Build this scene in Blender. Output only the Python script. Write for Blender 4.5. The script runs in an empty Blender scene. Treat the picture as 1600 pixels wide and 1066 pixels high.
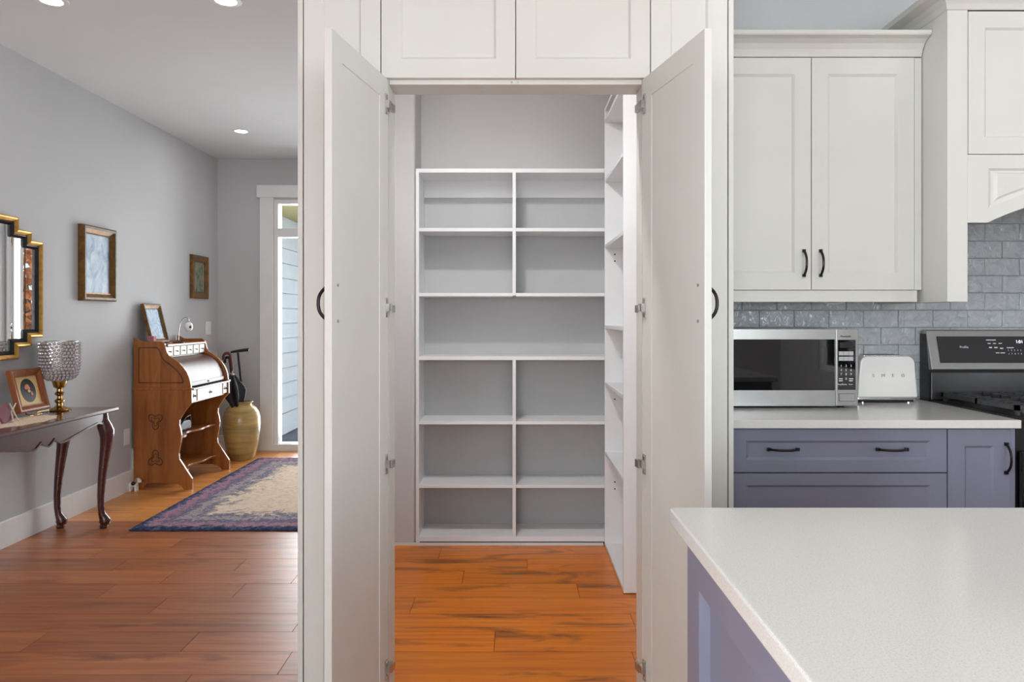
import bpy, bmesh, math, random
from mathutils import Vector, Matrix
random.seed(7)
S = bpy.context.scene
COL = S.collection
PI = math.pi

# ------------------------------------------------------------------ camera
F = 1130.0            # focal length in pixels of the 1600 px wide frame
H = 1.279             # eye height
cam_d = bpy.data.cameras.new('camera')
cam_d.sensor_width = 36.0
cam_d.lens = F / 1600 * 36.0
cam_d.shift_x = (800 - 803) / 1600.0
cam_d.shift_y = -(533 - 495) / 1600.0
cam_d.clip_start = 0.02
cam = bpy.data.objects.new('camera', cam_d)
COL.objects.link(cam)
cam.location = (0, 0, H)
cam.rotation_euler = (PI / 2, 0, 0)
S.camera = cam

# ------------------------------------------------------------------ view, world, lights
S.view_settings.view_transform = 'Standard'
S.view_settings.look = 'None'
S.view_settings.gamma = 1.0
S.view_settings.exposure = 0.40
S.view_settings.use_curve_mapping = False

W = bpy.data.worlds.new('overcast_sky')
S.world = W
W.use_nodes = True
bg = W.node_tree.nodes['Background']
bg.inputs[0].default_value = (0.80, 0.90, 1.0, 1)
bg.inputs[1].default_value = 1.0


def area(name, loc, rot, sx, sy, power, color=(1, 1, 1), spread=PI):
    l = bpy.data.lights.new(name, 'AREA')
    l.shape = 'RECTANGLE'
    l.size, l.size_y, l.energy, l.color, l.spread = sx, sy, power, color, spread
    o = bpy.data.objects.new(name, l)
    COL.objects.link(o)
    o.location, o.rotation_euler = loc, rot
    return o


# daylight standing in the windows behind the camera and in the glazed hall door; side-wall pair is added fill
area('daylight_rear_window', (-1.35, -4.22, 1.55), (PI / 2, 0, 0), 2.0, 1.9, 90, (0.90, 0.965, 1.0))
area('daylight_rear_window', (1.75, -4.22, 1.55), (PI / 2, 0, 0), 2.2, 1.9, 78, (0.90, 0.965, 1.0))
area('fill_light_left', (-3.02, -1.9, 1.5), (PI / 2, 0, -PI / 2), 2.4, 1.7, 330, (0.90, 0.965, 1.0))  # added fill from the left, brightens the right pantry door
area('fill_light_right', (3.79, -1.4, 1.5), (PI / 2, 0, PI / 2), 2.8, 1.7, 86, (0.90, 0.965, 1.0))  # added fill from the right, for the left pantry door's inside face
area('daylight_hall_door', (-1.55, 7.25, 1.25), (-PI / 2, 0, 0), 1.3, 2.3, 80, (0.93, 0.975, 1.0))


# ------------------------------------------------------------------ helpers
def lin(c):
    return tuple(((v / 255) / 12.92 if v / 255 <= 0.04045 else ((v / 255 + 0.055) / 1.055) ** 2.4) for v in c) + (1.0,)


MATS = {}


def nt_of(name):
    m = bpy.data.materials.new(name)
    m.use_nodes = True
    nt = m.node_tree
    b = nt.nodes['Principled BSDF']
    MATS[name] = m
    return m, nt, b


def N(nt, kind, **kw):
    n = nt.nodes.new(kind)
    for k, v in kw.items():
        if k in n.inputs.keys():
            n.inputs[k].default_value = v
        else:
            setattr(n, k, v)
    return n


def mapping(nt, scale=(1, 1, 1), rand=False, coord='Object'):
    tc = N(nt, 'ShaderNodeTexCoord')
    mp = N(nt, 'ShaderNodeMapping')
    mp.inputs['Scale'].default_value = scale
    nt.links.new(tc.outputs[coord], mp.inputs['Vector'])
    if rand:
        oi = N(nt, 'ShaderNodeObjectInfo')
        mu = N(nt, 'ShaderNodeMath', operation='MULTIPLY')
        mu.inputs[1].default_value = 37.0
        nt.links.new(oi.outputs['Random'], mu.inputs[0])
        cb = N(nt, 'ShaderNodeCombineXYZ')
        for i in range(3):
            nt.links.new(mu.outputs[0], cb.inputs[i])
        nt.links.new(cb.outputs[0], mp.inputs['Location'])
    return mp.outputs[0]


def ramp(nt, src, stops):
    r = N(nt, 'ShaderNodeValToRGB')
    el = r.color_ramp.elements
    while len(el) < len(stops):
        el.new(0.5)
    for e, (p, c) in zip(el, stops):
        e.position = p
        e.color = lin(c)
    nt.links.new(src, r.inputs[0])
    return r.outputs[0]


def bump(nt, b, src, strength=0.2, dist=0.002):
    bp = N(nt, 'ShaderNodeBump')
    bp.inputs['Strength'].default_value = strength
    bp.inputs['Distance'].default_value = dist
    nt.links.new(src, bp.inputs['Height'])
    nt.links.new(bp.outputs[0], b.inputs['Normal'])


def plain(name, color, rough=0.5, metal=0.0, var=0.03, scale=6.0, bmp=0.0, bscale=200.0, spec=0.5, coat=0.0):
    m, nt, b = nt_of(name)
    b.inputs['Roughness'].default_value = rough
    b.inputs['Metallic'].default_value = metal
    b.inputs['Specular IOR Level'].default_value = spec
    b.inputs['Coat Weight'].default_value = coat
    vec = mapping(nt)
    n = N(nt, 'ShaderNodeTexNoise', Scale=scale, Detail=3.0)
    nt.links.new(vec, n.inputs['Vector'])
    lo = tuple(max(0, v * (1 - var)) for v in color)
    hi = tuple(min(255, v * (1 + var)) for v in color)
    nt.links.new(ramp(nt, n.outputs['Fac'], [(0.3, lo), (0.7, hi)]), b.inputs['Base Color'])
    if bmp:
        n2 = N(nt, 'ShaderNodeTexNoise', Scale=bscale, Detail=2.0)
        nt.links.new(vec, n2.inputs['Vector'])
        bump(nt, b, n2.outputs['Fac'], bmp)
    return m


def wood(name, dark, mid, light, scale=(3, 40, 40), rough=0.35, spec=0.5, coat=0.0, rand=False, vary=0.0, knots=None, bmp=0.08):
    m, nt, b = nt_of(name)
    b.inputs['Roughness'].default_value = rough
    b.inputs['Specular IOR Level'].default_value = spec
    b.inputs['Coat Weight'].default_value = coat
    b.inputs['Coat Roughness'].default_value = 0.15
    vec = mapping(nt, scale, rand)
    n = N(nt, 'ShaderNodeTexNoise', Scale=1.0, Detail=5.0, Roughness=0.6, Distortion=0.6)
    nt.links.new(vec, n.inputs['Vector'])
    col = ramp(nt, n.outputs['Fac'], [(0.25, dark), (0.5, mid), (0.75, light)])
    if knots:
        vec2 = mapping(nt, (2.2, 8.0, 8.0), rand)
        n2 = N(nt, 'ShaderNodeTexNoise', Scale=1.0, Detail=4.0, Roughness=0.55, Distortion=0.8)
        nt.links.new(vec2, n2.inputs['Vector'])
        r2 = N(nt, 'ShaderNodeMapRange')
        r2.inputs['From Min'].default_value = 0.56
        r2.inputs['From Max'].default_value = 0.74
        nt.links.new(n2.outputs['Fac'], r2.inputs['Value'])
        mx = N(nt, 'ShaderNodeMix', data_type='RGBA')
        nt.links.new(r2.outputs[0], mx.inputs['Factor'])
        nt.links.new(col, mx.inputs[6])
        mx.inputs[7].default_value = lin(knots)
        col = mx.outputs[2]
    if vary:
        oi = N(nt, 'ShaderNodeObjectInfo')
        r = N(nt, 'ShaderNodeMapRange')
        r.inputs['To Min'].default_value = 1 - vary
        r.inputs['To Max'].default_value = 1 + vary
        nt.links.new(oi.outputs['Random'], r.inputs['Value'])
        hs = N(nt, 'ShaderNodeHueSaturation')
        nt.links.new(r.outputs[0], hs.inputs['Value'])
        nt.links.new(col, hs.inputs['Color'])
        col = hs.outputs[0]
    nt.links.new(col, b.inputs['Base Color'])
    if bmp:
        bump(nt, b, n.outputs['Fac'], bmp, 0.001)
    return m


def emit(name, color, strength):
    m, nt, b = nt_of(name)
    b.inputs['Base Color'].default_value = lin(color)
    b.inputs['Emission Color'].default_value = lin(color)
    b.inputs['Emission Strength'].default_value = strength
    return m


def pane_glass(name):
    m, nt, b = nt_of(name)
    tr = N(nt, 'ShaderNodeBsdfTransparent')
    gl = N(nt, 'ShaderNodeBsdfGlossy')
    gl.inputs['Roughness'].default_value = 0.0
    fr = N(nt, 'ShaderNodeFresnel')
    fr.inputs['IOR'].default_value = 1.45
    mx = N(nt, 'ShaderNodeMixShader')
    nt.links.new(fr.outputs[0], mx.inputs[0])
    nt.links.new(tr.outputs[0], mx.inputs[1])
    nt.links.new(gl.outputs[0], mx.inputs[2])
    nt.links.new(mx.outputs[0], nt.nodes['Material Output'].inputs[0])
    return m


def painting(name, stops, scale, warp=1.5, rough=0.5):
    m, nt, b = nt_of(name)
    b.inputs['Roughness'].default_value = rough
    vec = mapping(nt, (1, 1, 0.7))
    n = N(nt, 'ShaderNodeTexNoise', Scale=scale, Detail=6.0, Roughness=0.65, Distortion=warp)
    nt.links.new(vec, n.inputs['Vector'])
    nt.links.new(ramp(nt, n.outputs['Fac'], stops), b.inputs['Base Color'])
    bump(nt, b, n.outputs['Fac'], 0.3)
    return m


# ------------------------------------------------------------------ materials
plain('hall_paint', (188, 188, 189), 0.75, var=0.012, scale=1.5, bmp=0.03)
plain('kitchen_paint', (224, 225, 226), 0.75, var=0.01)
plain('dark_steel', (112, 112, 114), 0.32, metal=0.9, var=0.1, scale=4)
plain('ceiling_paint', (216, 217, 217), 0.85, var=0.01, scale=2)
plain('pantry_paint', (205, 204, 204), 0.75, var=0.012, scale=1.5)
plain('trim_white', (226, 226, 224), 0.4, var=0.01)
plain('cabinet_white', (219, 218, 211), 0.42, var=0.008, scale=3)
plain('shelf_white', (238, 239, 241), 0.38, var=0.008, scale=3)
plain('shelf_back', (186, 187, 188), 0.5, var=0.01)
plain('cabinet_blue', (127, 129, 148), 0.42, var=0.02, scale=4)
plain('handle_bronze', (52, 48, 48), 0.28, metal=0.85, var=0.1)
plain('hinge_steel', (186, 184, 180), 0.38, metal=1.0, var=0.1, scale=30)
plain('stainless', (172, 172, 170), 0.30, metal=1.0, var=0.02, scale=20)
plain('chrome', (220, 220, 222), 0.08, metal=1.0, var=0.0)
plain('black_glass', (12, 12, 14), 0.03, var=0.0, spec=0.75)
plain('black_enamel', (24, 24, 25), 0.3, var=0.05)
plain('cast_iron', (58, 58, 60), 0.32, var=0.1, bmp=0.2)
plain('key_grey', (185, 187, 188), 0.45, var=0.02)
plain('print_white', (225, 225, 225), 0.5, var=0.0)
plain('print_dark', (30, 30, 30), 0.5, var=0.0)
plain('toaster_cream', (246, 245, 241), 0.12, var=0.0, coat=0.6)
plain('brass', (176, 140, 84), 0.22, metal=1.0, var=0.12, scale=18)
plain('gold_leaf', (196, 152, 78), 0.3, metal=0.75, var=0.1, scale=30)
plain('dark_gold', (112, 78, 36), 0.38, metal=0.4, var=0.2, scale=25, bmp=0.2)
plain('pewter', (92, 84, 72), 0.5, metal=0.2, var=0.2, scale=40, bmp=0.3)
plain('black_lacquer', (28, 30, 34), 0.2, var=0.0)
plain('mirror_silver', (240, 240, 240), 0.01, metal=1.0, var=0.0)
plain('plastic_white', (232, 232, 230), 0.35, var=0.0)
plain('black_nylon', (20, 22, 30), 0.5, var=0.15, scale=40, bmp=0.1)
plain('black_rubber', (22, 22, 24), 0.5, var=0.1)
plain('brown_leather', (84, 40, 30), 0.4, var=0.15, scale=60, bmp=0.2)
plain('white_slate', (222, 220, 208), 0.4, var=0.04, scale=30)
plain('lace_cream', (228, 205, 178), 0.8, var=0.12, scale=90, bmp=0.4)
plain('burgundy_card', (120, 62, 72), 0.5, var=0.1)
plain('pale_wood', (226, 196, 180), 0.5, var=0.05)
plain('pink_card', (176, 108, 116), 0.6, var=0.05)
plain('siding_paint', (232, 237, 240), 0.6, var=0.02, scale=3)
plain('soffit_paint', (196, 182, 128), 0.7, var=0.03)
plain('deck_carpet', (92, 100, 112), 0.95, var=0.2, scale=160, bmp=0.4)
plain('grass_green', (96, 112, 60), 0.95, var=0.3, scale=12, bmp=0.4)
plain('bark', (88, 72, 60), 0.9, var=0.25, scale=14, bmp=0.4)
plain('leaf_orange', (206, 120, 44), 0.6, var=0.3, scale=3)
plain('leaf_red', (172, 58, 44), 0.6, var=0.3, scale=3)
plain('leaf_yellow', (216, 190, 96), 0.6, var=0.25, scale=3)
plain('leaf_green', (92, 118, 62), 0.6, var=0.3, scale=3)
plain('toy_white', (226, 222, 214), 0.9, var=0.04, scale=30, bmp=0.3)
plain('toy_brown', (170, 118, 78), 0.9, var=0.1, scale=30, bmp=0.3)
plain('mat_cream', (222, 190, 132), 0.7, var=0.03)
plain('oval_black', (40, 38, 36), 0.6, var=0.1)
plain('petal_pink', (222, 128, 102), 0.6, var=0.15, scale=60)
plain('petal_cream', (206, 190, 140), 0.6, var=0.1)
plain('grout', (150, 152, 150), 0.85, var=0.04, scale=60)
plain('subfloor', (132, 92, 62), 0.6, var=0.1)
plain('dark_gap', (60, 58, 56), 0.8, var=0.05)
emit('lamp_glow', (255, 248, 236), 14.0)
emit('display_glow', (240, 248, 255), 1.0)
pane_glass('window_glass')
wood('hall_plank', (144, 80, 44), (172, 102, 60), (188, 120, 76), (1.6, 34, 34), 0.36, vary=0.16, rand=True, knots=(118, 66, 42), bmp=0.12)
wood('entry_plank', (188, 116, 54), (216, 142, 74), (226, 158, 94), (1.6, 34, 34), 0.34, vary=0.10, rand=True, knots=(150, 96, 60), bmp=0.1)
wood('pantry_plank', (182, 90, 6), (218, 120, 14), (228, 138, 30), (1.6, 34, 34), 0.3, vary=0.10, rand=True, knots=(70, 40, 20), bmp=0.06)
wood('mahogany', (52, 20, 18), (74, 30, 26), (92, 42, 34), (30, 3, 30), 0.2, coat=0.5)
wood('walnut', (124, 68, 26), (156, 92, 38), (172, 110, 52), (24, 24, 3), 0.32, coat=0.25)
wood('walnut_dark', (60, 28, 14), (76, 36, 18), (90, 46, 24), (24, 24, 4), 0.35)
wood('frame_wood', (116, 60, 26), (142, 78, 38), (160, 94, 50), (30, 30, 4), 0.35)
painting('blue_painting', [(0.30, (92, 104, 150)), (0.42, (120, 140, 166)), (0.52, (156, 176, 192)), (0.66, (190, 202, 214)), (0.8, (206, 214, 224))], 11.0, 0.7)
painting('landscape_painting', [(0.3, (42, 48, 54)), (0.42, (70, 88, 66)), (0.52, (122, 132, 112)), (0.62, (160, 120, 88)), (0.75, (176, 176, 160))], 10.0)
painting('pale_print', [(0.3, (80, 112, 146)), (0.46, (130, 162, 190)), (0.7, (196, 208, 218))], 22.0)


def quartz():
    m, nt, b = nt_of('quartz')
    b.inputs['Roughness'].default_value = 0.16
    vec = mapping(nt)
    n = N(nt, 'ShaderNodeTexNoise', Scale=420.0, Detail=2.0)
    nt.links.new(vec, n.inputs['Vector'])
    nt.links.new(ramp(nt, n.outputs['Fac'], [(0.3, (208, 207, 201)), (0.45, (222, 221, 216)), (0.7, (228, 227, 223))]), b.inputs['Base Color'])


def tile_mat():
    m, nt, b = nt_of('tile_glaze')
    b.inputs['Roughness'].default_value = 0.07
    b.inputs['Coat Weight'].default_value = 0.4
    vec = mapping(nt, (1, 1, 1), True)
    n = N(nt, 'ShaderNodeTexNoise', Scale=30.0, Detail=2.0, Distortion=0.8)
    nt.links.new(vec, n.inputs['Vector'])
    nt.links.new(ramp(nt, n.outputs['Fac'], [(0.3, (172, 176, 180)), (0.7, (192, 196, 199))]), b.inputs['Base Color'])
    bump(nt, b, n.outputs['Fac'], 1.0, 0.010)


def rug_mat():
    m, nt, b = nt_of('rug_pile')
    b.inputs['Roughness'].default_value = 0.95
    b.inputs['Specular IOR Level'].default_value = 0.1
    tc = N(nt, 'ShaderNodeTexCoord')
    sp = N(nt, 'ShaderNodeSeparateXYZ')
    nt.links.new(tc.outputs['Object'], sp.inputs[0])

    def mth(op, a, c=None):
        n = N(nt, 'ShaderNodeMath', operation=op)
        for i, v in enumerate((a, c)):
            if v is None:
                continue
            if isinstance(v, (int, float)):
                n.inputs[i].default_value = v
            else:
                nt.links.new(v, n.inputs[i])
        return n.outputs[0]
    # distance to the nearest rug edge (object origin in the rug's middle)
    dx = mth('SUBTRACT', 0.735, mth('ABSOLUTE', sp.outputs[0]))
    dy = mth('SUBTRACT', 1.10, mth('ABSOLUTE', sp.outputs[1]))
    dist = mth('MINIMUM', dx, dy)
    n1 = N(nt, 'ShaderNodeTexNoise', Scale=7.0, Detail=4.0, Roughness=0.7, Distortion=1.0)
    nt.links.new(tc.outputs['Object'], n1.inputs['Vector'])
    n2 = N(nt, 'ShaderNodeTexNoise', Scale=26.0, Detail=6.0, Roughness=0.75)
    nt.links.new(tc.outputs['Object'], n2.inputs['Vector'])
    d2 = mth('ADD', dist, mth('MULTIPLY', mth('SUBTRACT', n1.outputs['Fac'], 0.5), 0.75))
    d3 = mth('ADD', dist, mth('MULTIPLY', mth('SUBTRACT', n2.outputs['Fac'], 0.5), 0.42))
    border = ramp(nt, d3, [(0.0, (48, 54, 82)), (0.05, (84, 90, 122)), (0.09, (176, 136, 148)), (0.13, (150, 112, 128)), (0.17, (86, 92, 122)), (0.24, (178, 162, 158)), (0.30, (88, 96, 124)), (0.36, (190, 168, 156)), (0.42, (112, 114, 134))])
    field = ramp(nt, n2.outputs['Fac'], [(0.3, (186, 164, 148)), (0.5, (222, 200, 176)), (0.62, (226, 206, 184)), (0.72, (198, 168, 152))])
    mr = N(nt, 'ShaderNodeMapRange')
    mr.inputs['From Min'].default_value = 0.34
    mr.inputs['From Max'].default_value = 0.39
    nt.links.new(d2, mr.inputs['Value'])
    mx = N(nt, 'ShaderNodeMix', data_type='RGBA')
    nt.links.new(mr.outputs[0], mx.inputs['Factor'])
    nt.links.new(border, mx.inputs[6])
    nt.links.new(field, mx.inputs[7])
    nt.links.new(mx.outputs[2], b.inputs['Base Color'])
    n3 = N(nt, 'ShaderNodeTexNoise', Scale=300.0, Detail=2.0)
    nt.links.new(tc.outputs['Object'], n3.inputs['Vector'])
    bump(nt, b, n3.outputs['Fac'], 0.8, 0.006)


def vase_mat():
    m, nt, b = nt_of('ochre_glaze')
    b.inputs['Roughness'].default_value = 0.25
    vec = mapping(nt, (3, 3, 26))
    n = N(nt, 'ShaderNodeTexNoise', Scale=1.0, Detail=4.0)
    nt.links.new(vec, n.inputs['Vector'])
    nt.links.new(ramp(nt, n.outputs['Fac'], [(0.3, (146, 126, 82)), (0.5, (176, 150, 92)), (0.7, (194, 162, 100))]), b.inputs['Base Color'])
    bump(nt, b, n.outputs['Fac'], 0.25, 0.004)


def bead_mat():
    m, nt, b = nt_of('crystal_bead')
    b.inputs['Roughness'].default_value = 0.05
    b.inputs['Metallic'].default_value = 0.55
    b.inputs['Base Color'].default_value = lin((205, 200, 204))
    b.inputs['Coat Weight'].default_value = 1.0


quartz(); tile_mat(); rug_mat(); vase_mat(); bead_mat()


# ------------------------------------------------------------------ mesh building
ORG = {}


class MB:
    def __init__(self):
        self.v, self.f = [], []

    def add(self, vs, fs):
        k = len(self.v)
        self.v += [tuple(p) for p in vs]
        self.f += [tuple(i + k for i in q) for q in fs]
        return self

    def box(self, x0, x1, y0, y1, z0, z1):
        return self.add([(x0, y0, z0), (x1, y0, z0), (x1, y1, z0), (x0, y1, z0), (x0, y0, z1), (x1, y0, z1), (x1, y1, z1), (x0, y1, z1)],
                        [(0, 3, 2, 1), (4, 5, 6, 7), (0, 1, 5, 4), (1, 2, 6, 5), (2, 3, 7, 6), (3, 0, 4, 7)])

    def prism(self, poly, axis, a0, a1):
        """poly: 2-D outline; axis 'x': (y,z), 'y': (x,z), 'z': (x,y)"""
        def p3(p, a):
            return {'x': (a, p[0], p[1]), 'y': (p[0], a, p[1]), 'z': (p[0], p[1], a)}[axis]
        n = len(poly)
        vs = [p3(p, a0) for p in poly] + [p3(p, a1) for p in poly]
        fs = [tuple(range(n)), tuple(range(2 * n - 1, n - 1, -1))]
        fs += [(i, i + n, (i + 1) % n + n, (i + 1) % n) for i in range(n)]
        return self.add(vs, fs)

    def lathe(self, prof, c=(0, 0, 0), n=24, pleat=0, amp=0.0, cap=True):
        vs, fs = [], []
        for r, z in prof:
            for i in range(n):
                a = 2 * PI * i / n
                rr = r * (1 + amp * math.cos(pleat * a)) if pleat else r
                vs.append((c[0] + rr * math.cos(a), c[1] + rr * math.sin(a), c[2] + z))
        for k in range(len(prof) - 1):
            for i in range(n):
                j = (i + 1) % n
                fs.append((k * n + i, k * n + j, (k + 1) * n + j, (k + 1) * n + i))
        if cap:
            fs.append(tuple(range(n - 1, -1, -1)))
            fs.append(tuple((len(prof) - 1) * n + i for i in range(n)))
        return self.add(vs, fs)

    def tube(self, pts, r, n=8, flat=1.0, closed=False):
        pts = [Vector(p) for p in pts]
        m = len(pts)
        rs = r if isinstance(r, (list, tuple)) else [r] * m
        vs, fs = [], []
        up = None
        for i, p in enumerate(pts):
            if closed:
                t = pts[(i + 1) % m] - pts[i - 1]
            else:
                t = pts[min(i + 1, m - 1)] - pts[max(i - 1, 0)]
            t.normalize()
            if up is None:
                up = Vector((0, 0, 1)) if abs(t.z) < 0.9 else Vector((1, 0, 0))
            a = t.cross(up)
            if a.length < 1e-5:
                a = t.orthogonal()
            a.normalize()
            b = a.cross(t).normalized()
            up = b
            for k in range(n):
                an = 2 * PI * k / n
                vs.append(p + a * math.cos(an) * rs[i] + b * math.sin(an) * rs[i] * flat)
        for i in range(m if closed else m - 1):
            i2 = (i + 1) % m
            for k in range(n):
                k2 = (k + 1) % n
                fs.append((i * n + k, i * n + k2, i2 * n + k2, i2 * n + k))
        if not closed:
            fs.append(tuple(range(n - 1, -1, -1)))
            fs.append(tuple((m - 1) * n + k for k in range(n)))
        return self.add(vs, fs)

    def ball(self, c, r, n=10, m=6):
        rx, ry, rz = r if isinstance(r, (list, tuple)) else (r, r, r)
        vs = [(c[0], c[1], c[2] - rz)]
        for j in range(1, m):
            ph = -PI / 2 + PI * j / m
            for i in range(n):
                a = 2 * PI * i / n
                vs.append((c[0] + rx * math.cos(ph) * math.cos(a), c[1] + ry * math.cos(ph) * math.sin(a), c[2] + rz * math.sin(ph)))
        vs.append((c[0], c[1], c[2] + rz))
        fs = [(0, 1 + (i + 1) % n, 1 + i) for i in range(n)]
        for j in range(m - 2):
            for i in range(n):
                a, b = 1 + j * n + i, 1 + j * n + (i + 1) % n
                fs.append((a, b, b + n, a + n))
        top = len(vs) - 1
        o = 1 + (m - 2) * n
        fs += [(top, o + i, o + (i + 1) % n) for i in range(n)]
        return self.add(vs, fs)

    def build(self, name, mat, parent=None, smooth=False, bevel=0.0, local=False, seg=2):
        vs = self.v
        if parent is not None and not local:
            ox, oy, oz = ORG.get(parent.name, (0, 0, 0))
            vs = [(x - ox, y - oy, z - oz) for x, y, z in vs]
        me = bpy.data.meshes.new(name)
        me.from_pydata(vs, [], self.f)
        bm = bmesh.new()
        bm.from_mesh(me)
        bmesh.ops.recalc_face_normals(bm, faces=bm.faces)
        bm.to_mesh(me)
        bm.free()
        me.materials.append(MATS[mat])
        if smooth:
            me.shade_smooth()
            if smooth != 'all':
                me.set_sharp_from_angle(angle=math.radians(38))
        o = bpy.data.objects.new(name, me)
        COL.objects.link(o)
        if parent is not None:
            o.parent = parent
            ORG[o.name] = ORG.get(parent.name, (0, 0, 0))
        else:
            ORG[o.name] = (0, 0, 0)
        if bevel:
            md = o.modifiers.new('bevel', 'BEVEL')
            md.width, md.segments, md.limit_method = bevel, seg, 'ANGLE'
        return o


def tag(o, label=None, cat=None, group=None, kind=None):
    if label: o['label'] = label
    if cat: o['category'] = cat
    if group: o['group'] = group
    if kind: o['kind'] = kind
    return o


def thing(name, label, cat, loc=(0, 0, 0), rotz=0.0, group=None):
    o = bpy.data.objects.new(name, None)
    COL.objects.link(o)
    o.location = loc
    o.rotation_euler = (0, 0, rotz)
    o.empty_display_size = 0.1
    ORG[o.name] = tuple(loc)
    return tag(o, label, cat, group)


def struct(name, mb, mat, **kw):
    return tag(mb.build(name, mat, **kw), kind='structure')


def group_struct(name, loc=(0, 0, 0)):
    o = bpy.data.objects.new(name, None)
    COL.objects.link(o)
    o.location = loc
    ORG[o.name] = tuple(loc)
    o['kind'] = 'structure'
    return o


def text(name, s, size, loc, rot, mat, parent, extrude=0.0006, sx=1.0):
    c = bpy.data.curves.new(name, 'FONT')
    c.body, c.size, c.align_x, c.align_y, c.extrude = s, size, 'CENTER', 'CENTER', extrude
    t = bpy.data.objects.new('tmp_text', c)
    me = bpy.data.meshes.new_from_object(t)
    bpy.data.objects.remove(t)
    bpy.data.curves.remove(c)
    me.materials.clear()
    me.materials.append(MATS[mat])
    me.name = name
    o = bpy.data.objects.new(name, me)
    COL.objects.link(o)
    o.parent = parent
    ox, oy, oz = ORG.get(parent.name, (0, 0, 0))
    o.location = (loc[0] - ox, loc[1] - oy, loc[2] - oz)
    o.rotation_euler = rot
    o.scale = (sx, 1, 1)
    return o


def shaker_mesh(w, h, t, st, rt, rb, bev, rec, rec_back, x0=0.0):
    """frame ring (front at y=0, facing -Y) and panel of a framed door; local coords x0..x0+w, 0..h"""
    def ring(y, i):
        return [(x0 + st[0] + i if False else 0, 0, 0)]
    X0, X1 = x0, x0 + w
    a0, a1, b0, b1 = X0 + st, X1 - st, rb, h - rt
    fr = MB()
    O = [(X0, 0, 0), (X1, 0, 0), (X1, 0, h), (X0, 0, h)]
    I = [(a0, 0, b0), (a1, 0, b0), (a1, 0, b1), (a0, 0, b1)]
    J = [(a0 + bev, rec, b0 + bev), (a1 - bev, rec, b0 + bev), (a1 - bev, rec, b1 - bev), (a0 + bev, rec, b1 - bev)]
    K = [(x, t, z) for x, y, z in J]
    P = [(x, t, z) for x, y, z in O]
    vs = O + I + J + K + P
    fs = []
    for i in range(4):
        j = (i + 1) % 4
        fs += [(i, j, 4 + j, 4 + i), (4 + i, 4 + j, 8 + j, 8 + i), (8 + i, 8 + j, 12 + j, 12 + i), (12 + i, 12 + j, 16 + j, 16 + i), (16 + i, 16 + j, j, i)]
    fr.add(vs, fs)
    pn = MB().box(a0 + bev * 0.5, a1 - bev * 0.5, rec, t - rec_back, b0 + bev * 0.5, b1 - bev * 0.5)
    return fr, pn


def shaker(parent, name, x0, z0, w, h, yfront, mat, st=0.06, rt=None, rb=None, t=0.02, bev=0.008, rec=0.008):
    """framed door or drawer front standing in the plane y=yfront, facing the camera"""
    rt = st if rt is None else rt
    rb = st if rb is None else rb
    fr, pn = shaker_mesh(w, h, t, st, rt, rb, bev, rec, 0.004)
    o = fr.build(name, mat, parent, local=True, bevel=0.0012)
    ox, oy, oz = ORG[parent.name]
    o.location = (x0 - ox, yfront - oy, z0 - oz)
    ORG[o.name] = (x0, yfront, z0)
    p = pn.build('panel', mat, o, local=True)
    return o


def bow_handle(parent, c, length, vertical=True, out=0.028, y=0.0, side=-1, r=0.0048, mat='handle_bronze', local=False):
    """arched pull standing off the face y; c = (x, z) centre; side -1: sticks out to -Y"""
    mb = MB()
    pts = []
    for i in range(13):
        u = -1 + 2 * i / 12
        dd = out * (1 - abs(u) ** 2.6)
        a = u * length / 2
        pts.append((c[0], y + side * (dd + 0.004), c[1] + a) if vertical else (c[0] + a, y + side * (dd + 0.004), c[1]))
    mb.tube(pts, r, 8)
    for sgn in (-1, 1):
        a = sgn * length / 2
        p = (c[0], c[1] + a) if vertical else (c[0] + a, c[1])
        y0, y1 = sorted((y, y + side * 0.008))
        mb.box(p[0] - 0.006, p[0] + 0.006, y0, y1, p[1] - 0.006, p[1] + 0.006)
    return mb.build('handle', mat, parent, smooth=True, local=local)


# ------------------------------------------------------------------ measured planes
XL = -2.833                # hall left wall
YF = 6.915                 # hall far wall
CZ = 2.785                 # ceiling
YP = 2.306                 # front of the tall pantry cabinetry
YK = 3.210                 # kitchen back wall
C0 = 0.0055                # middle of the pantry doorway
YS = 4.050                 # front of the pantry shelving and the wall stub beside it
YB = 4.315                 # back of the shelving alcove

# ------------------------------------------------------------------ structure: walls, ceiling
wl = MB()
wl.box(XL - 0.12, XL, -0.7, YF + 0.14, 0, CZ)
wl.box(XL - 0.12, XL, -4.2, -3.1, 0, CZ)
wl.box(XL - 0.12, XL, -3.1, -0.7, 0, 0.65)
wl.box(XL - 0.12, XL, -3.1, -0.7, 2.35, CZ)
struct('wall_left', wl, 'hall_paint')
wf = MB()
wf.box(XL, -2.297, YF, YF + 0.14, 0, CZ)
wf.box(-2.297, -0.84, YF, YF + 0.14, 2.40, CZ)
wf.box(-0.84, -0.70, YF, YF + 0.14, 0, CZ)
struct('wall_far', wf, 'hall_paint')
struct('wall_partition', MB().prism([(-0.688, 2.433), (-0.688, 2.60), (-0.80, 2.72), (-0.80, YF), (-0.71, YF), (-0.71, 2.78), (-0.60, 2.66), (-0.60, 2.433)], 'z', 0, CZ), 'pantry_paint')
struct('wall_pantry_stub', MB().box(-0.71, -0.5545, YS, YB + 0.10, 0, CZ), 'pantry_paint', bevel=0.018, seg=5)
struct('wall_pantry_back', MB().box(-0.5545, 0.90, YB, YB + 0.10, 0, CZ), 'pantry_paint')
struct('wall_pantry_right', MB().box(0.79, 0.90, 3.31, YB, 0, CZ), 'pantry_paint')
struct('wall_pantry_kitchen', MB().prism([(0.62, 2.433), (0.698, 2.433), (0.698, 3.21), (0.79, 3.21), (0.79, 3.31), (0.62, 3.31)], 'z', 0, CZ), 'pantry_paint')
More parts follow.
